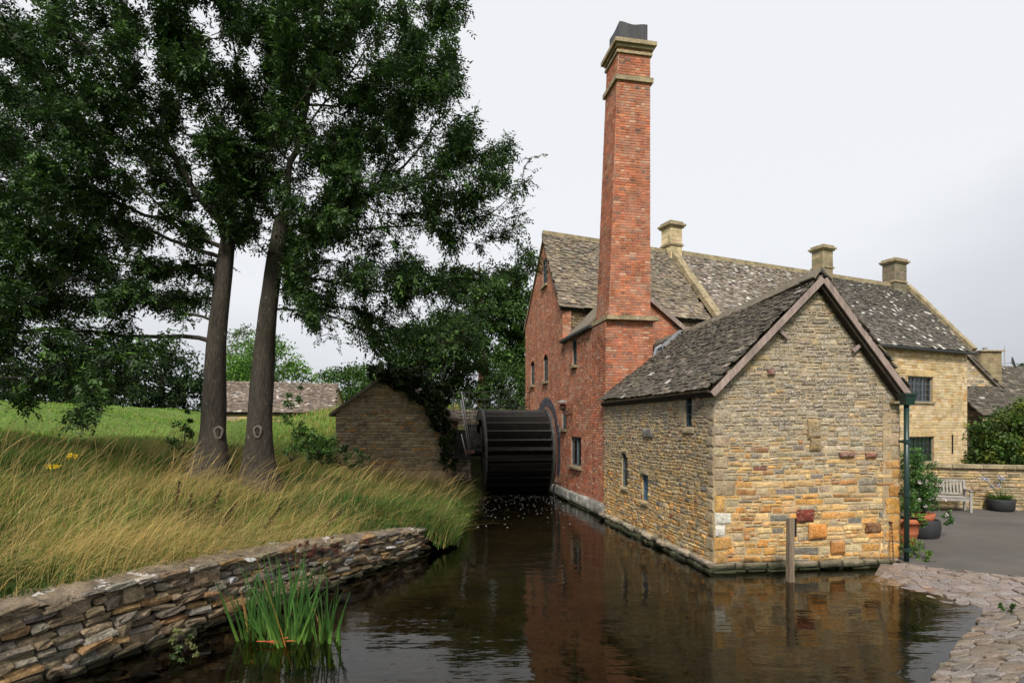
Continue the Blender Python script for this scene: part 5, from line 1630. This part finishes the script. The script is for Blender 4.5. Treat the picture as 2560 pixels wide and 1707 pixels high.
def big_tree(label, trunk, trunk_r, ells, seed, ncl, nsp, scar, pal):
    r = np.random.default_rng(seed)
    t = thing('ash_tree', trunk[0], label, 'tree', 'twin ash trees on the bank')
    # refine the trunk polyline
    tk = np.array(trunk, float); k = len(tk)
    ti = np.linspace(0, k - 1, (k - 1) * 4 + 1)
    tp = np.stack([np.interp(ti, np.arange(k), tk[:, i]) for i in range(3)], 1)
    for _ in range(2): tp[1:-1] = (tp[:-2] + 2 * tp[1:-1] + tp[2:]) / 4
    tr = np.interp(ti, np.arange(k), trunk_r)
    att = crown_points(r, ells, ncl, 7, .75)
    P, par = colonise(tp, att, seed=seed)
    V, Fc, rad = tree_mesh(P, par, tr)
    put('trunk', mesh_np('trunk', V, Fc, M['bark'], None, True), t)
    n = len(P)
    tw = np.where(rad[:n] < .042)[0]; tw = tw[tw >= len(tr)]
    # foliage in drifts: low-frequency noise leaves openings for the sky
    q = P[tw]
    dens = .5 + .5 * (np.sin(q[:, 0] * 1.9 + q[:, 2] * 1.1 + seed) * np.sin(q[:, 2] * 2.3 - q[:, 1] * 1.2) + .6 * np.sin(q[:, 0] * 3.7 - q[:, 2] * 3.1 + q[:, 1] * 2.2))
    dens = np.clip(dens * 1.25, .06, 1.1)
    pick_ = r.choice(tw, nsp, p=dens / dens.sum())
    d = P[pick_] - P[np.maximum(par[pick_], 0)]
    d = d / (np.linalg.norm(d, axis=1, keepdims=True) + 1e-9)
    dirn = d * .5 + rdir(r, nsp) + (0, 0, -.15)
    org = P[pick_] + rdir(r, nsp) * r.random((nsp, 1)) * .34
    put('crown', leaf_mesh('crown', *sprays(r, org, dirn, 7, .10, pal), M['leaf']), t)
    # healed pruning scar near the foot
    c, nd = V3(*scar[0]), unit(scar[1])
    x = unit(np.cross(UP, nd)); y = np.cross(nd, x)
    vs_, fsx = [], []
    n1, n2 = 20, 8
    for i in range(n1):
        for j in range(n2):
            a, b = 2 * math.pi * i / n1, 2 * math.pi * j / n2
            R_ = scar[2] * (1 + .08 * math.sin(3 * a) + .05 * math.sin(5 * a)); q = .032 * (1 + .25 * math.sin(2 * a + 1))
            vs_.append(c + (x * math.cos(a) * .8 + y * math.sin(a) * 1.3) * (R_ + q * math.cos(b)) + nd * q * math.sin(b))
    for i in range(n1):
        for j in range(n2):
            fsx.append((i * n2 + j, ((i + 1) % n1) * n2 + j, ((i + 1) % n1) * n2 + (j + 1) % n2, i * n2 + (j + 1) % n2))
    sc = MB().add(vs_, fsx).build('pruning_scar', M['scar'], t, True)
    MB().tube([c - nd * .28, c - nd * .01], [scar[2] * 1.6, scar[2] * 1.02], 14).build('dark_hollow_fill', M['hollow'], sc)  # near-black fill paints the shade of the hole inside the ring
    return t
ASH = [(.024, .05, .013), (.03, .062, .015), (.04, .085, .018), (.018, .036, .011), (.065, .135, .024)]
big_tree('left ash tree of the pair, leaning trunk and low limbs sweeping left over the grass',
         [(-7.55, 14.05, 1.3), (-7.40, 14.0, 2.15), (-7.33, 14, 2.75), (-7.34, 14, 4.5), (-7.12, 14, 6.5), (-7.0, 14.05, 7.6)],
         [.72, .44, .29, .235, .205, .18],
         [(-11.2, 13.8, 9.6, 4.8, 3.6, 4.6), (-11.2, 13.2, 5.7, 3.4, 2.3, 1.9), (-8.2, 13.6, 11, 3.2, 3.2, 3.6), (-9.8, 12.4, 4.5, 2.2, 1.2, 1.0), (-12.6, 12.6, 5.2, 2.6, 2.2, 2.0), (-9.4, 13.2, 7.2, 2.6, 2.2, 2.0), (-8.3, 11.3, 3.3, .7, .4, .3), (-8.9, 13.5, 5.2, 1.2, 1.2, 1.2), (-10.5, 13.0, 4.6, 2.6, 1.6, 1.0)],
         51, 450, 39000, ((-7.12, 13.80, 2.8), (.55, -.83, .08), .105), ASH)
big_tree('right ash tree of the pair, upright mossy-footed trunk and crown reaching towards the mill',
         [(-6.3, 14.2, 1.3), (-6.32, 14.2, 2.15), (-6.27, 14.2, 3.25), (-6.17, 14.2, 5.4), (-5.9, 14.2, 7.2), (-5.75, 14.2, 8.0)],
         [.6, .37, .285, .23, .205, .185],
         [(-4.4, 14.6, 10.6, 3.9, 3.4, 4.4), (-2.6, 14.6, 12.4, 2.1, 2.0, 1.9), (-3.2, 14.6, 6.8, 2.9, 2.5, 2.3), (-4.5, 14.2, 5.9, 1.3, 1.2, 1.0), (-.75, 15.2, 9.0, 1.6, 1.5, 1.9), (-1.4, 15.0, 7.0, 1.4, 1.4, 1.2), (-5.4, 14, 13, 3, 3, 2.2)],
         52, 390, 33000, ((-6.22, 13.91, 2.82), (.12, -1, .05), .105), ASH)

# ------------------------------------------------------------------ trees farther away
def far_tree(label, name, x, y, top, blobs, n, L, pal, seed, bark='bark', tr=.3, group='trees beyond the mill and meadow'):
    r = np.random.default_rng(seed)
    z0 = float(bank(np.array(x), np.array(y))[1]) - .3
    t = thing(name, (x, y, z0), label, 'tree', group)
    put('crown', leaf_mesh('crown', *cloud(r, blobs, n, L, pal, shell_=.35), M['leaf_far']), t)
    mb = MB().tube([(x, y, z0), (x + .1, y, z0 + (top - z0) * .4), (x - .1, y, z0 + (top - z0) * .9)], [tr, tr * .7, tr * .15], 8)
    for b in blobs:
        zz = min(b[2] - b[5] * .3, top * .8)
        s = V3(x, y, z0 + (zz - z0) * .6)
        mb.tube([s, (s + V3(*b[:3])) / 2 + (0, 0, -.2), V3(*b[:3])], [tr * .4, tr * .25, tr * .08], 5)
    mb.build('trunk', M[bark], t)
    return t
DK = [(.012, .026, .009), (.018, .036, .011), (.025, .045, .014)]
MD = [(.05, .105, .024), (.07, .14, .03), (.04, .08, .02)]
LT = [(.09, .19, .03), (.12, .24, .04), (.07, .14, .025)]
PALE = [(.10, .14, .07), (.13, .17, .09)]
far_tree('bright yellow-green round tree seen between the two ash trunks', 'maple_tree', -26.3, 60, 13, [(-26.5, 60, 9.2, 4.0, 3.5, 3.6), (-23.5, 60, 7.4, 3, 3, 2.6), (-29, 60, 7, 3, 3, 2.8)], 9000, .34, LT, 61)
far_tree('pale silvery tree rising behind the bright green tree', 'poplar_tree', -37, 80, 17, [(-38, 80, 13.2, 3, 3, 3.8), (-37.5, 80, 9, 4, 3, 4)], 5000, .42, PALE, 62)
far_tree('dark bushy tree at the far left edge of the meadow', 'hedgerow_tree', -42, 48, 10, [(-42, 48, 6.6, 5, 4, 3.0), (-45, 48, 8, 4, 4, 2.6)], 8000, .34, DK, 63)
far_tree('dark conifer in the meadow hedge left of the ash trunks', 'hedgerow_tree', -35, 47, 10, [(-35, 47, 6.9, 3.6, 3, 3.2), (-34, 47, 5.2, 4.2, 3, 1.6)], 8000, .32, DK, 64)
far_tree('dark round tree in the meadow hedge just left of the leaning trunk', 'hedgerow_tree', -29, 47, 9, [(-29, 47, 6.6, 3.6, 3, 2.8), (-26.5, 47, 5.4, 2.6, 2.5, 1.8)], 8000, .32, [*DK, (.03, .06, .016)], 65)
far_tree('mid-green tree behind the right end of the long barn', 'field_tree', -15.5, 54, 9, [(-15.5, 54, 6.6, 3.4, 3, 2.2), (-12, 54, 5.8, 2.6, 2.6, 1.8)], 7000, .32, MD, 66)
far_tree('mid-green tree peeping over the left slope of the stone shed', 'field_tree', -9.2, 40, 8, [(-9.6, 40, 5.6, 2.0, 2, 1.7), (-7, 40, 5.2, 2.2, 2, 1.4)], 7000, .24, MD, 67)
far_tree('tall open pine with reddish stem behind the waterwheel', 'pine_tree', -2.2, 40, 15.5, [(-2.6, 40, 12.4, 2.2, 1.8, 1.5), (-.9, 40, 10.6, 1.9, 1.6, 1.1), (-3.4, 40, 9.6, 1.9, 1.8, 1.2), (-1.8, 40, 8, 2.1, 1.8, 1.2)], 13000, .26, [(.06, .115, .03), (.08, .15, .034), (.045, .085, .024)], 68, 'redbark', .28)
far_tree('leafy green tree against the left edge of the brick gable', 'field_tree', .6, 42, 14, [(.2, 42, 11.0, 2.2, 1.8, 2.4), (1.1, 42, 8, 1.8, 1.8, 2), (-.4, 42, 13.4, 1.3, 1.2, 1.2)], 13000, .28, MD, 69)
far_tree('dense dark tree low behind the waterwheel railing', 'field_tree', -1.6, 35, 8, [(-2.4, 35, 5.8, 2.2, 1.5, 1.5), (.2, 35, 5.4, 1.8, 1.4, 1.6), (-4.6, 35.5, 6.2, 2.2, 1.6, 1.7), (-1.5, 34, 4.2, 2.6, 1.2, 1.0)], 20000, .18, [(.045, .09, .022), (.03, .06, .016), (.07, .13, .03)], 70)
far_tree('dark tree rising behind the ivied peak of the stone shed', 'field_tree', -5.5, 33, 9.5, [(-5.6, 33, 7.2, 2.0, 1.6, 1.8), (-3.6, 33, 8.2, 1.8, 1.5, 1.6)], 14000, .19, [(.032, .065, .017), (.045, .09, .022)], 71)
far_tree('distant grey-green tree tip above the cottage roof at the right edge', 'field_tree', 58.5, 62, 10.5, [(58, 62, 8.6, 2.2, 2, 2.0)], 2500, .35, MD, 72)
hedge = shrub('evergreen_shrub', 'big rounded evergreen shrub with yellow-green tips above the garden wall', 'shrub', (18.6, 20.6, .4),
      [(17.6, 20.2, 2.3, 1.3, 1.0, 1.2), (19.2, 20.3, 2.9, 1.6, 1.2, 1.2), (21, 20.5, 3.1, 1.8, 1.2, 1.3), (16.9, 20.0, 1.9, .8, .8, .7), (18.4, 19.6, 1.9, 1.4, .7, .8), (20.3, 19.8, 2.0, 1.6, .8, 1.0)],
      30000, .15, [(.05, .10, .018), (.07, .125, .02), (.035, .065, .014), (.15, .19, .03)], 73, 8, stem_r=.05)

# ------------------------------------------------------------------ grass
def blades(name, x, y, z, h, wd, lean, cols, seed, seg=4, head=0.0):
    """curved tapering blades: lean = (n,2) horizontal drift of the tip as a share of the height"""
    r = np.random.default_rng(seed)
    n = len(x)
    th = r.uniform(0, 2 * np.pi, n)
    sx, sy = np.cos(th), np.sin(th)
    lv = np.linspace(0, 1, seg + 1)
    V = np.zeros((n, seg * 2 + 1, 3), np.float32)
    for k, t in enumerate(lv):
        bend = t ** 1.9
        drop = 1 - .28 * t * t * np.clip(np.hypot(lean[:, 0], lean[:, 1]), 0, 1.6) ** 1.5
        cx_ = x + lean[:, 0] * h * bend; cy2 = y + lean[:, 1] * h * bend; cz = z + h * t * drop
        wk = wd * (1 - t) ** .6 if not head else wd * (.55 + (head if .6 < t < .95 else 0))
        if k < seg:
            V[:, 2 * k] = np.stack([cx_ - sx * wk / 2, cy2 - sy * wk / 2, cz], 1)
            V[:, 2 * k + 1] = np.stack([cx_ + sx * wk / 2, cy2 + sy * wk / 2, cz], 1)
        else:
            V[:, 2 * k] = np.stack([cx_, cy2, cz], 1)
    q = np.concatenate([np.array([[2 * k, 2 * k + 1, 2 * k + 3, 2 * k + 2]]) for k in range(seg - 1)])
    t3 = np.array([[2 * seg - 2, 2 * seg - 1, 2 * seg]])
    off = (np.arange(n) * (seg * 2 + 1))[:, None, None]
    return mesh_np(name, V.reshape(-1, 3), [(q[None] + off).reshape(-1, 4), (t3[None] + off).reshape(-1, 3)], M['grass'], np.repeat(cols, seg * 2 + 1, 0))
def fnoise(x, y, f, s):
    return (np.sin(x * f + s) * np.cos(y * f * .8 + s * 2.3) + .6 * np.sin(x * f * 2.3 - y * f * 1.7 + s * 5) + .4 * np.cos(y * f * 3.1 + x * f * 1.1 + s)) / 2
def scatter(r, n, x0, x1, y0, y1, test):
    X, Y = [], []
    k = 0
    while k < n:
        x, y = r.uniform(x0, x1, n * 2), r.uniform(y0, y1, n * 2)
        m_ = test(x, y)
        X.append(x[m_]); Y.append(y[m_]); k += m_.sum()
    return np.concatenate(X)[:n], np.concatenate(Y)[:n]
r = np.random.default_rng(80)
def in_bank(x, y, d0=.35, d1=60):
    d, h = bank(x, y)
    vis = (x > -.93 * y - 1.5)
    lo = np.where(y < 13.7, d0, -.35)
    free = ~((x > -6.95) & (x < -2.4) & (y > 21.9) & (y < 27.2))
    return (d > lo) & (d < d1) & vis & free & (h > -.1)
# short green understorey
n = 92000
x, y = scatter(r, n, -20, -1.2, 4.6, 24, lambda x, y: in_bank(x, y, .35, 13) & (r.random(len(x)) < np.clip(9.0 / y, .25, 1)))
d, z = bank(x, y)
g = fnoise(x, y, .9, 1.0)
h = r.uniform(.16, .42, n) * (1 + .35 * g) * np.where(d < .8, .8, 1) * np.where((d > 3.2) & (d < 7), .8, 1)
lean = np.c_[r.normal(.28, .3, n), r.normal(-.12, .3, n)]
c = np.where((r.random((n, 1)) < .10 + .12 * g[:, None]), np.array([(.28, .235, .07)]), np.where(fnoise(x, y, .6, 3.0)[:, None] > .1, np.array([(.045, .11, .02)]), np.array([(.105, .195, .032)]))) * r.lognormal(0, .3, (n, 1))
tag(put('grass', blades('grass', x, y, z - .02, h, r.uniform(.008, .014, n) * (1 + y / 24), lean, c, 1)), 'green meadow grass under the dry stalks on the bank', 'grass', kind='stuff')
# tall straw-coloured stalks combed over to the right by the wind
n = 9500
def straw(x, y):
    g_ = fnoise(x, y, .55, 2.0)
    dd = bank(x, y)[0]
    left = np.clip((-x - 1.0) / 4.5, .22, 1) * np.clip(1.1 - dd * .15, .2, 1)
    return in_bank(x, y, .3, 12) & (r.random(len(x)) < np.clip(.5 + .85 * g_, .05, 1) * np.clip(8.5 / y, .22, 1) * left)
x, y = scatter(r, n, -20, -1.4, 4.6, 23, straw)
d, z = bank(x, y)
h = r.uniform(.5, 1.05, n) * (1 + .25 * fnoise(x, y, .7, 4)) * np.where(y > 12.5, .75, 1)
lean = np.c_[np.abs(r.normal(1.0, .4, n)), r.normal(-.2, .28, n)]
flat = r.random(n) < .3
lean[flat] *= 1.5
c = np.where(r.random((n, 1)) < .7, np.where(r.random((n, 1)) < .3, np.array([(.72, .55, .25)]), np.array([(.60, .41, .145)])), np.array([(.48, .42, .15)])) * r.lognormal(0, .22, (n, 1))
tag(put('straw_grass', blades('straw_grass', x, y, z - .02, h, r.uniform(.003, .005, n) * (1 + y / 20), lean, c, 2)), 'tall straw-coloured grass stalks bent to the right along the bank', 'grass', kind='stuff')
# sparse long stems with feathery heads standing above the rest
n = 1500
x, y = scatter(r, n, -19, -1.7, 5.2, 20, lambda x, y: in_bank(x, y, .4, 10) & (r.random(len(x)) < np.clip(.6 + .5 * fnoise(x, y, .8, 7), .1, 1)))
d, z = bank(x, y)
h = r.uniform(.85, 1.35, n)
lean = np.c_[np.abs(r.normal(.55, .22, n)), r.normal(-.1, .2, n)]
c = np.tile((.46, .34, .14), (n, 1)) * r.lognormal(0, .15, (n, 1))
tag(put('seeding_grass', blades('seeding_grass', x, y, z - .02, h, r.uniform(.004, .006, n) * (1 + y / 30), lean, c, 3, 6, .9)), 'scattered long seeding grass stems standing over the straw', 'grass', kind='stuff')
# mown-looking meadow turf beyond the trees
n = 46000
x, y = scatter(r, n, -46, -3, 18, 44, lambda x, y: in_bank(x, y, 6, 60) & (r.random(len(x)) < np.clip(20 / y, .3, 1) ** 2))
d, z = bank(x, y)
tall = np.clip((11 - d) / 5, 0, 1)
h = r.uniform(.05, .13, n) + tall * r.uniform(.1, .5, n)
lean = np.c_[r.normal(.2, .3, n), r.normal(0, .3, n)]
c = np.where(r.random((n, 1)) < .12 + .45 * tall[:, None], np.array([(.36, .29, .09)]), np.array([(.14, .26, .036)])) * r.lognormal(0, .18, (n, 1))
tag(put('meadow_turf', blades('meadow_turf', x, y, z - .02, h, r.uniform(.02, .035, n) * (1 + y / 60), lean, c, 4, 3)), 'short bright green turf of the meadow beyond the ash trees', 'grass', kind='stuff')
# brighter green lush grass hanging to the water past the wall's end
n = 16000
x, y = scatter(r, n, -3.4, -1.15, 13.2, 23.2, lambda x, y: (bank(x, y)[0] > -.35) & (bank(x, y)[0] < 1.6))
d, z = bank(x, y)
h = r.uniform(.25, .6, n); lean = np.c_[r.normal(.45, .3, n), r.normal(-.25, .3, n)]
c = np.where(r.random((n, 1)) < .2, np.array([(.30, .23, .08)]), np.array([(.075, .15, .028)])) * r.lognormal(0, .22, (n, 1))
tag(put('bankside_grass', blades('bankside_grass', x, y, np.maximum(z, -.05) - .02, h, r.uniform(.012, .02, n), lean, c, 5)), 'lush green grass spilling to the water past the wall end', 'grass', kind='stuff')

# ------------------------------------------------------------------ iris clump, weeds, flowers, foam
iris = thing('iris_clump', (-3.15, 7.9, -.4), 'clump of tall green sword-leaved iris growing in the water by the wall', 'plant')
r = np.random.default_rng(90)
lm = []
for k in range(7):
    rr = np.random.default_rng(300 + k)
    n = 7; V, Fc = [], []
    bx, by = rr.normal(0, .11), rr.normal(0, .08)
    for i in range(n + 1):
        t = i / n
        w_ = .015 * (1 - max(0, (t - .45) / .55) ** 1.6) * (.8 + .4 * min(t * 4, 1) * .5) + .001
        c = np.array((bx * t * t, by * t * t, t))
        V += [c + (-w_, 0, 0), c + (0, -.006, 0), c + (w_, 0, 0)]
    for i in range(n):
        for j in range(2):
            Fc.append((i * 3 + j, i * 3 + j + 1, i * 3 + j + 4, i * 3 + j + 3))
    tt = np.repeat(np.linspace(0, 1, n + 1), 3)[:, None]
    cv = np.array((2.6, 1.9, 1.2)) * (1 - np.clip(tt * 2.2 - .3, 0, 1)) + np.ones(3) * np.clip(tt * 2.2 - .3, 0, 1)
    lm.append(mesh_np('leaf', np.array(V), np.array(Fc), M['iris'], cv))
cl = [(-3.62, 8.0, 24, .98), (-3.35, 7.95, 18, 1.12), (-3.08, 7.85, 44, 1.25), (-2.85, 7.9, 12, .9), (-2.68, 7.9, 22, 1.0), (-2.5, 7.85, 7, .75)]
for cxx, cyy, n, hh in cl:
    for k in range(n):
        h = hh * r.uniform(.6, 1.08)
        h = h * (1 if r.random() > .25 else .65)
        az = r.uniform(0, 6.28); tilt = abs(r.normal(0, .22)) + .02
        tz = Matrix.Rotation(tilt, 4, Vector((math.sin(az), math.cos(az), 0)))
        m_ = Matrix.Translation((cxx + r.normal(0, .07), cyy + r.normal(0, .05), -.35)) @ tz @ Matrix.Rotation(r.uniform(-.9, .9), 4, 'Z') @ Matrix.Diagonal((r.uniform(.85, 1.35), 1, h + .35, 1))
        g = r.uniform(.75, 1.3)
        cc = (.045 * g, .115 * g, .024 * g) if r.random() > .025 else (.26, .15, .05)
        put('leaf', lm[r.integers(0, 7)], iris, m_, cc)
for k in range(6):
    a = r.uniform(-.6, .6)
    p = V3(-3.35 + r.normal(0, .1), 7.75, .05)
    MB().bar(p, p + V3(.28 * math.cos(a), -.05, .1 * math.sin(a) + .04), .018, .008).build('dead_leaf', M['oldwood'], iris).color = (2.2, .75, .4, 1)

shrub('sapling', 'leafy green sapling growing right beside the mossy ash trunk', 'shrub', (-5.6, 14.3, 2.1), [(-5.45, 14.3, 3.3, .28, .25, .75), (-5.3, 14.3, 2.5, .5, .4, .4), (-4.95, 14.4, 2.5, .45, .4, .35)], 2200, .085, [(.06, .13, .025), (.045, .09, .02), (.08, .16, .03)], 91, 8, stem_r=.012)
shrub('bramble', 'low dark bramble spreading right of the sapling under the ash', 'shrub', (-4.9, 14.8, 2.0), [(-4.75, 14.8, 2.3, .6, .4, .35), (-4.2, 15, 2.15, .5, .4, .3)], 1800, .075, [(.04, .08, .018), (.03, .06, .015)], 92, 8, stem_r=.01)
shrub('root_suckers', 'small green shoots growing left of the leaning ash trunk', 'shrub', (-8.2, 14.1, 2.0), [(-8.25, 14.1, 2.55, .35, .3, .55), (-7.95, 13.9, 3.2, .1, .1, .5)], 800, .08, [(.06, .12, .025), (.05, .10, .02)], 93, 6, stem_r=.01)
shrub('waterside_plant', 'bright broad-leaved plant at the water edge past the wall end', 'plant', (-1.72, 16.6, .1), [(-1.65, 16.5, .5, .28, .25, .4), (-1.55, 16.2, .25, .25, .2, .2)], 520, .13, [(.12, .25, .035), (.08, .18, .03), (.17, .28, .05)], 94, 5, stem_r=.01)
shrub('corner_weeds', 'bright green weeds at the foot of the outbuilding behind the drainpipe', 'plant', (8.62, 12.3, .15), [(8.6, 12.4, .32, .28, .4, .22), (8.75, 11.95, .22, .28, .25, .12), (8.5, 12.8, .45, .2, .3, .2)], 1500, .055, [(.10, .20, .03), (.07, .15, .025), (.13, .22, .04)], 95, 10, stem_r=.006)
shrub('edging_weed', 'small green weed tuft growing between the edging stones', 'plant', (7.55, 8.65, .18), [(7.55, 8.65, .22, .14, .12, .05)], 200, .045, [(.08, .16, .03), (.06, .12, .02)], 96, 4, stem_r=.004)
shrub('wall_fern', 'straggly pale weed at the waterline below the dry-stone wall', 'plant', (-4.35, 7.55, 0), [(-4.4, 7.6, .18, .16, .14, .16), (-4.25, 7.35, .06, .25, .18, .06)], 420, .05, [(.10, .15, .05), (.06, .10, .03), (.14, .15, .05)], 97, 6, stem_r=.005)
shrub('trailing_stonecrop', 'dark red creeper hanging over the dry-stone wall behind the iris', 'plant', (-3.25, 10.2, .8), [(frw.p(9.5, .78, .05)[0], frw.p(9.5, .78, .05)[1], .80, .24, .5, .13), (frw.p(10.2, .72, .05)[0], frw.p(10.2, .72, .05)[1], .74, .22, .45, .14), (frw.p(11.0, .66, .05)[0], frw.p(11.0, .66, .05)[1], .66, .15, .3, .08)], 2200, .028, [(.10, .022, .018), (.07, .018, .014), (.13, .045, .025)], 98, 4, stem_r=.004)
r = np.random.default_rng(99)
for i, (x, y, lb) in enumerate(((-11.35, 19.5, 'yellow ragwort flower head standing up in the meadow grass'), (-9.84, 12.6, 'yellow ragwort low in the grass left of the ash trees'), (-9.1, 11.2, 'yellow ragwort nearest the left edge of the picture'))):
    z = float(bank(np.array(x), np.array(y))[1])
    t = thing('ragwort', (x, y, z - .05), lb, 'flower', 'ragwort in the grass')
    hh = .95 if i == 0 else .5
    MB().tube([(x, y, z - .05), (x + .05, y, z + hh)], .01, 5).build('stem', M['iris'], t).color = (.08, .12, .03, 1)
    heads(t, [V3(x + .05 + r.normal(0, .09), y + r.normal(0, .05), z + hh + r.normal(0, .03)) for k in range(6)], .045, (.72, .50, .02), 'flower', 7 + i, 12)
for i, (x, y, hh, ln) in enumerate(((-5.7, 10.4, .75, .5), (-5.35, 10.1, .7, .65), (-4.8, 10.5, .7, .75), (-3.9, 11.2, .6, .9), (-6.3, 10.6, .7, .15), (-5.92, 10.3, .65, .2))):
    z = float(bank(np.array(x), np.array(y))[1])
    t = thing('dock_stalk', (x, y, z - .05), ['third dark dock stalk from the left in the straw grass, leaning right', 'fourth dark dock stalk from the left in the straw grass', 'fifth dark dock stalk from the left, leaning far right', 'rightmost dark dock stalk, leaning lowest over the grass', 'leftmost dark dock stalk in the straw grass, nearly upright', 'second dark dock stalk from the left in the straw grass'][i], 'plant', 'dock stalks in the straw')
    e = V3(x + hh * ln, y, z + hh)
    MB().tube([(x, y, z - .05), (x + hh * ln * .4, y, z + hh * .55), e], .008, 5).build('stem', M['rust'], t)
    n = 90
    tt = np.linspace(.45, 1, n)[:, None]
    p = V3(x, y, z) + (e - V3(x, y, z)) * tt + r.normal(0, .018, (n, 3))
    put('seeds', leaf_mesh('seeds', p, rdir(r, n), rdir(r, n), np.full(n, .035), np.full(n, .028), np.tile((.045, .026, .015), (n, 1)), M['leaf']), t)
# floating foam flecks below the wheel, a few drifting leaves
n = 260
x, y = r.uniform(-1.35, 1.9, n), 24.0 - np.abs(r.normal(0, 3.2, n))
ok = x < 2.4 - (y - 20) * .12
x, y = x[ok], np.maximum(y[ok], 16.5); n = len(x)
sz = r.uniform(.004, .018, n)
k6 = np.arange(6) * np.pi / 3
V = np.stack([np.stack([x + sz * np.cos(a), y + sz * 1.4 * np.sin(a), np.full(n, .006)], 1) for a in k6] + [np.stack([x, y, .006 + sz * .5], 1)], 1)
tri = np.array([[i, (i + 1) % 6, 6] for i in range(6)])
Fc = (tri[None] + (np.arange(n) * 7)[:, None, None]).reshape(-1, 3)
tag(put('foam_flecks', mesh_np('foam_flecks', V.reshape(-1, 3), Fc, M['foam'], None, True)), 'white foam flecks floating on the dark water below the waterwheel', 'foam', kind='stuff')
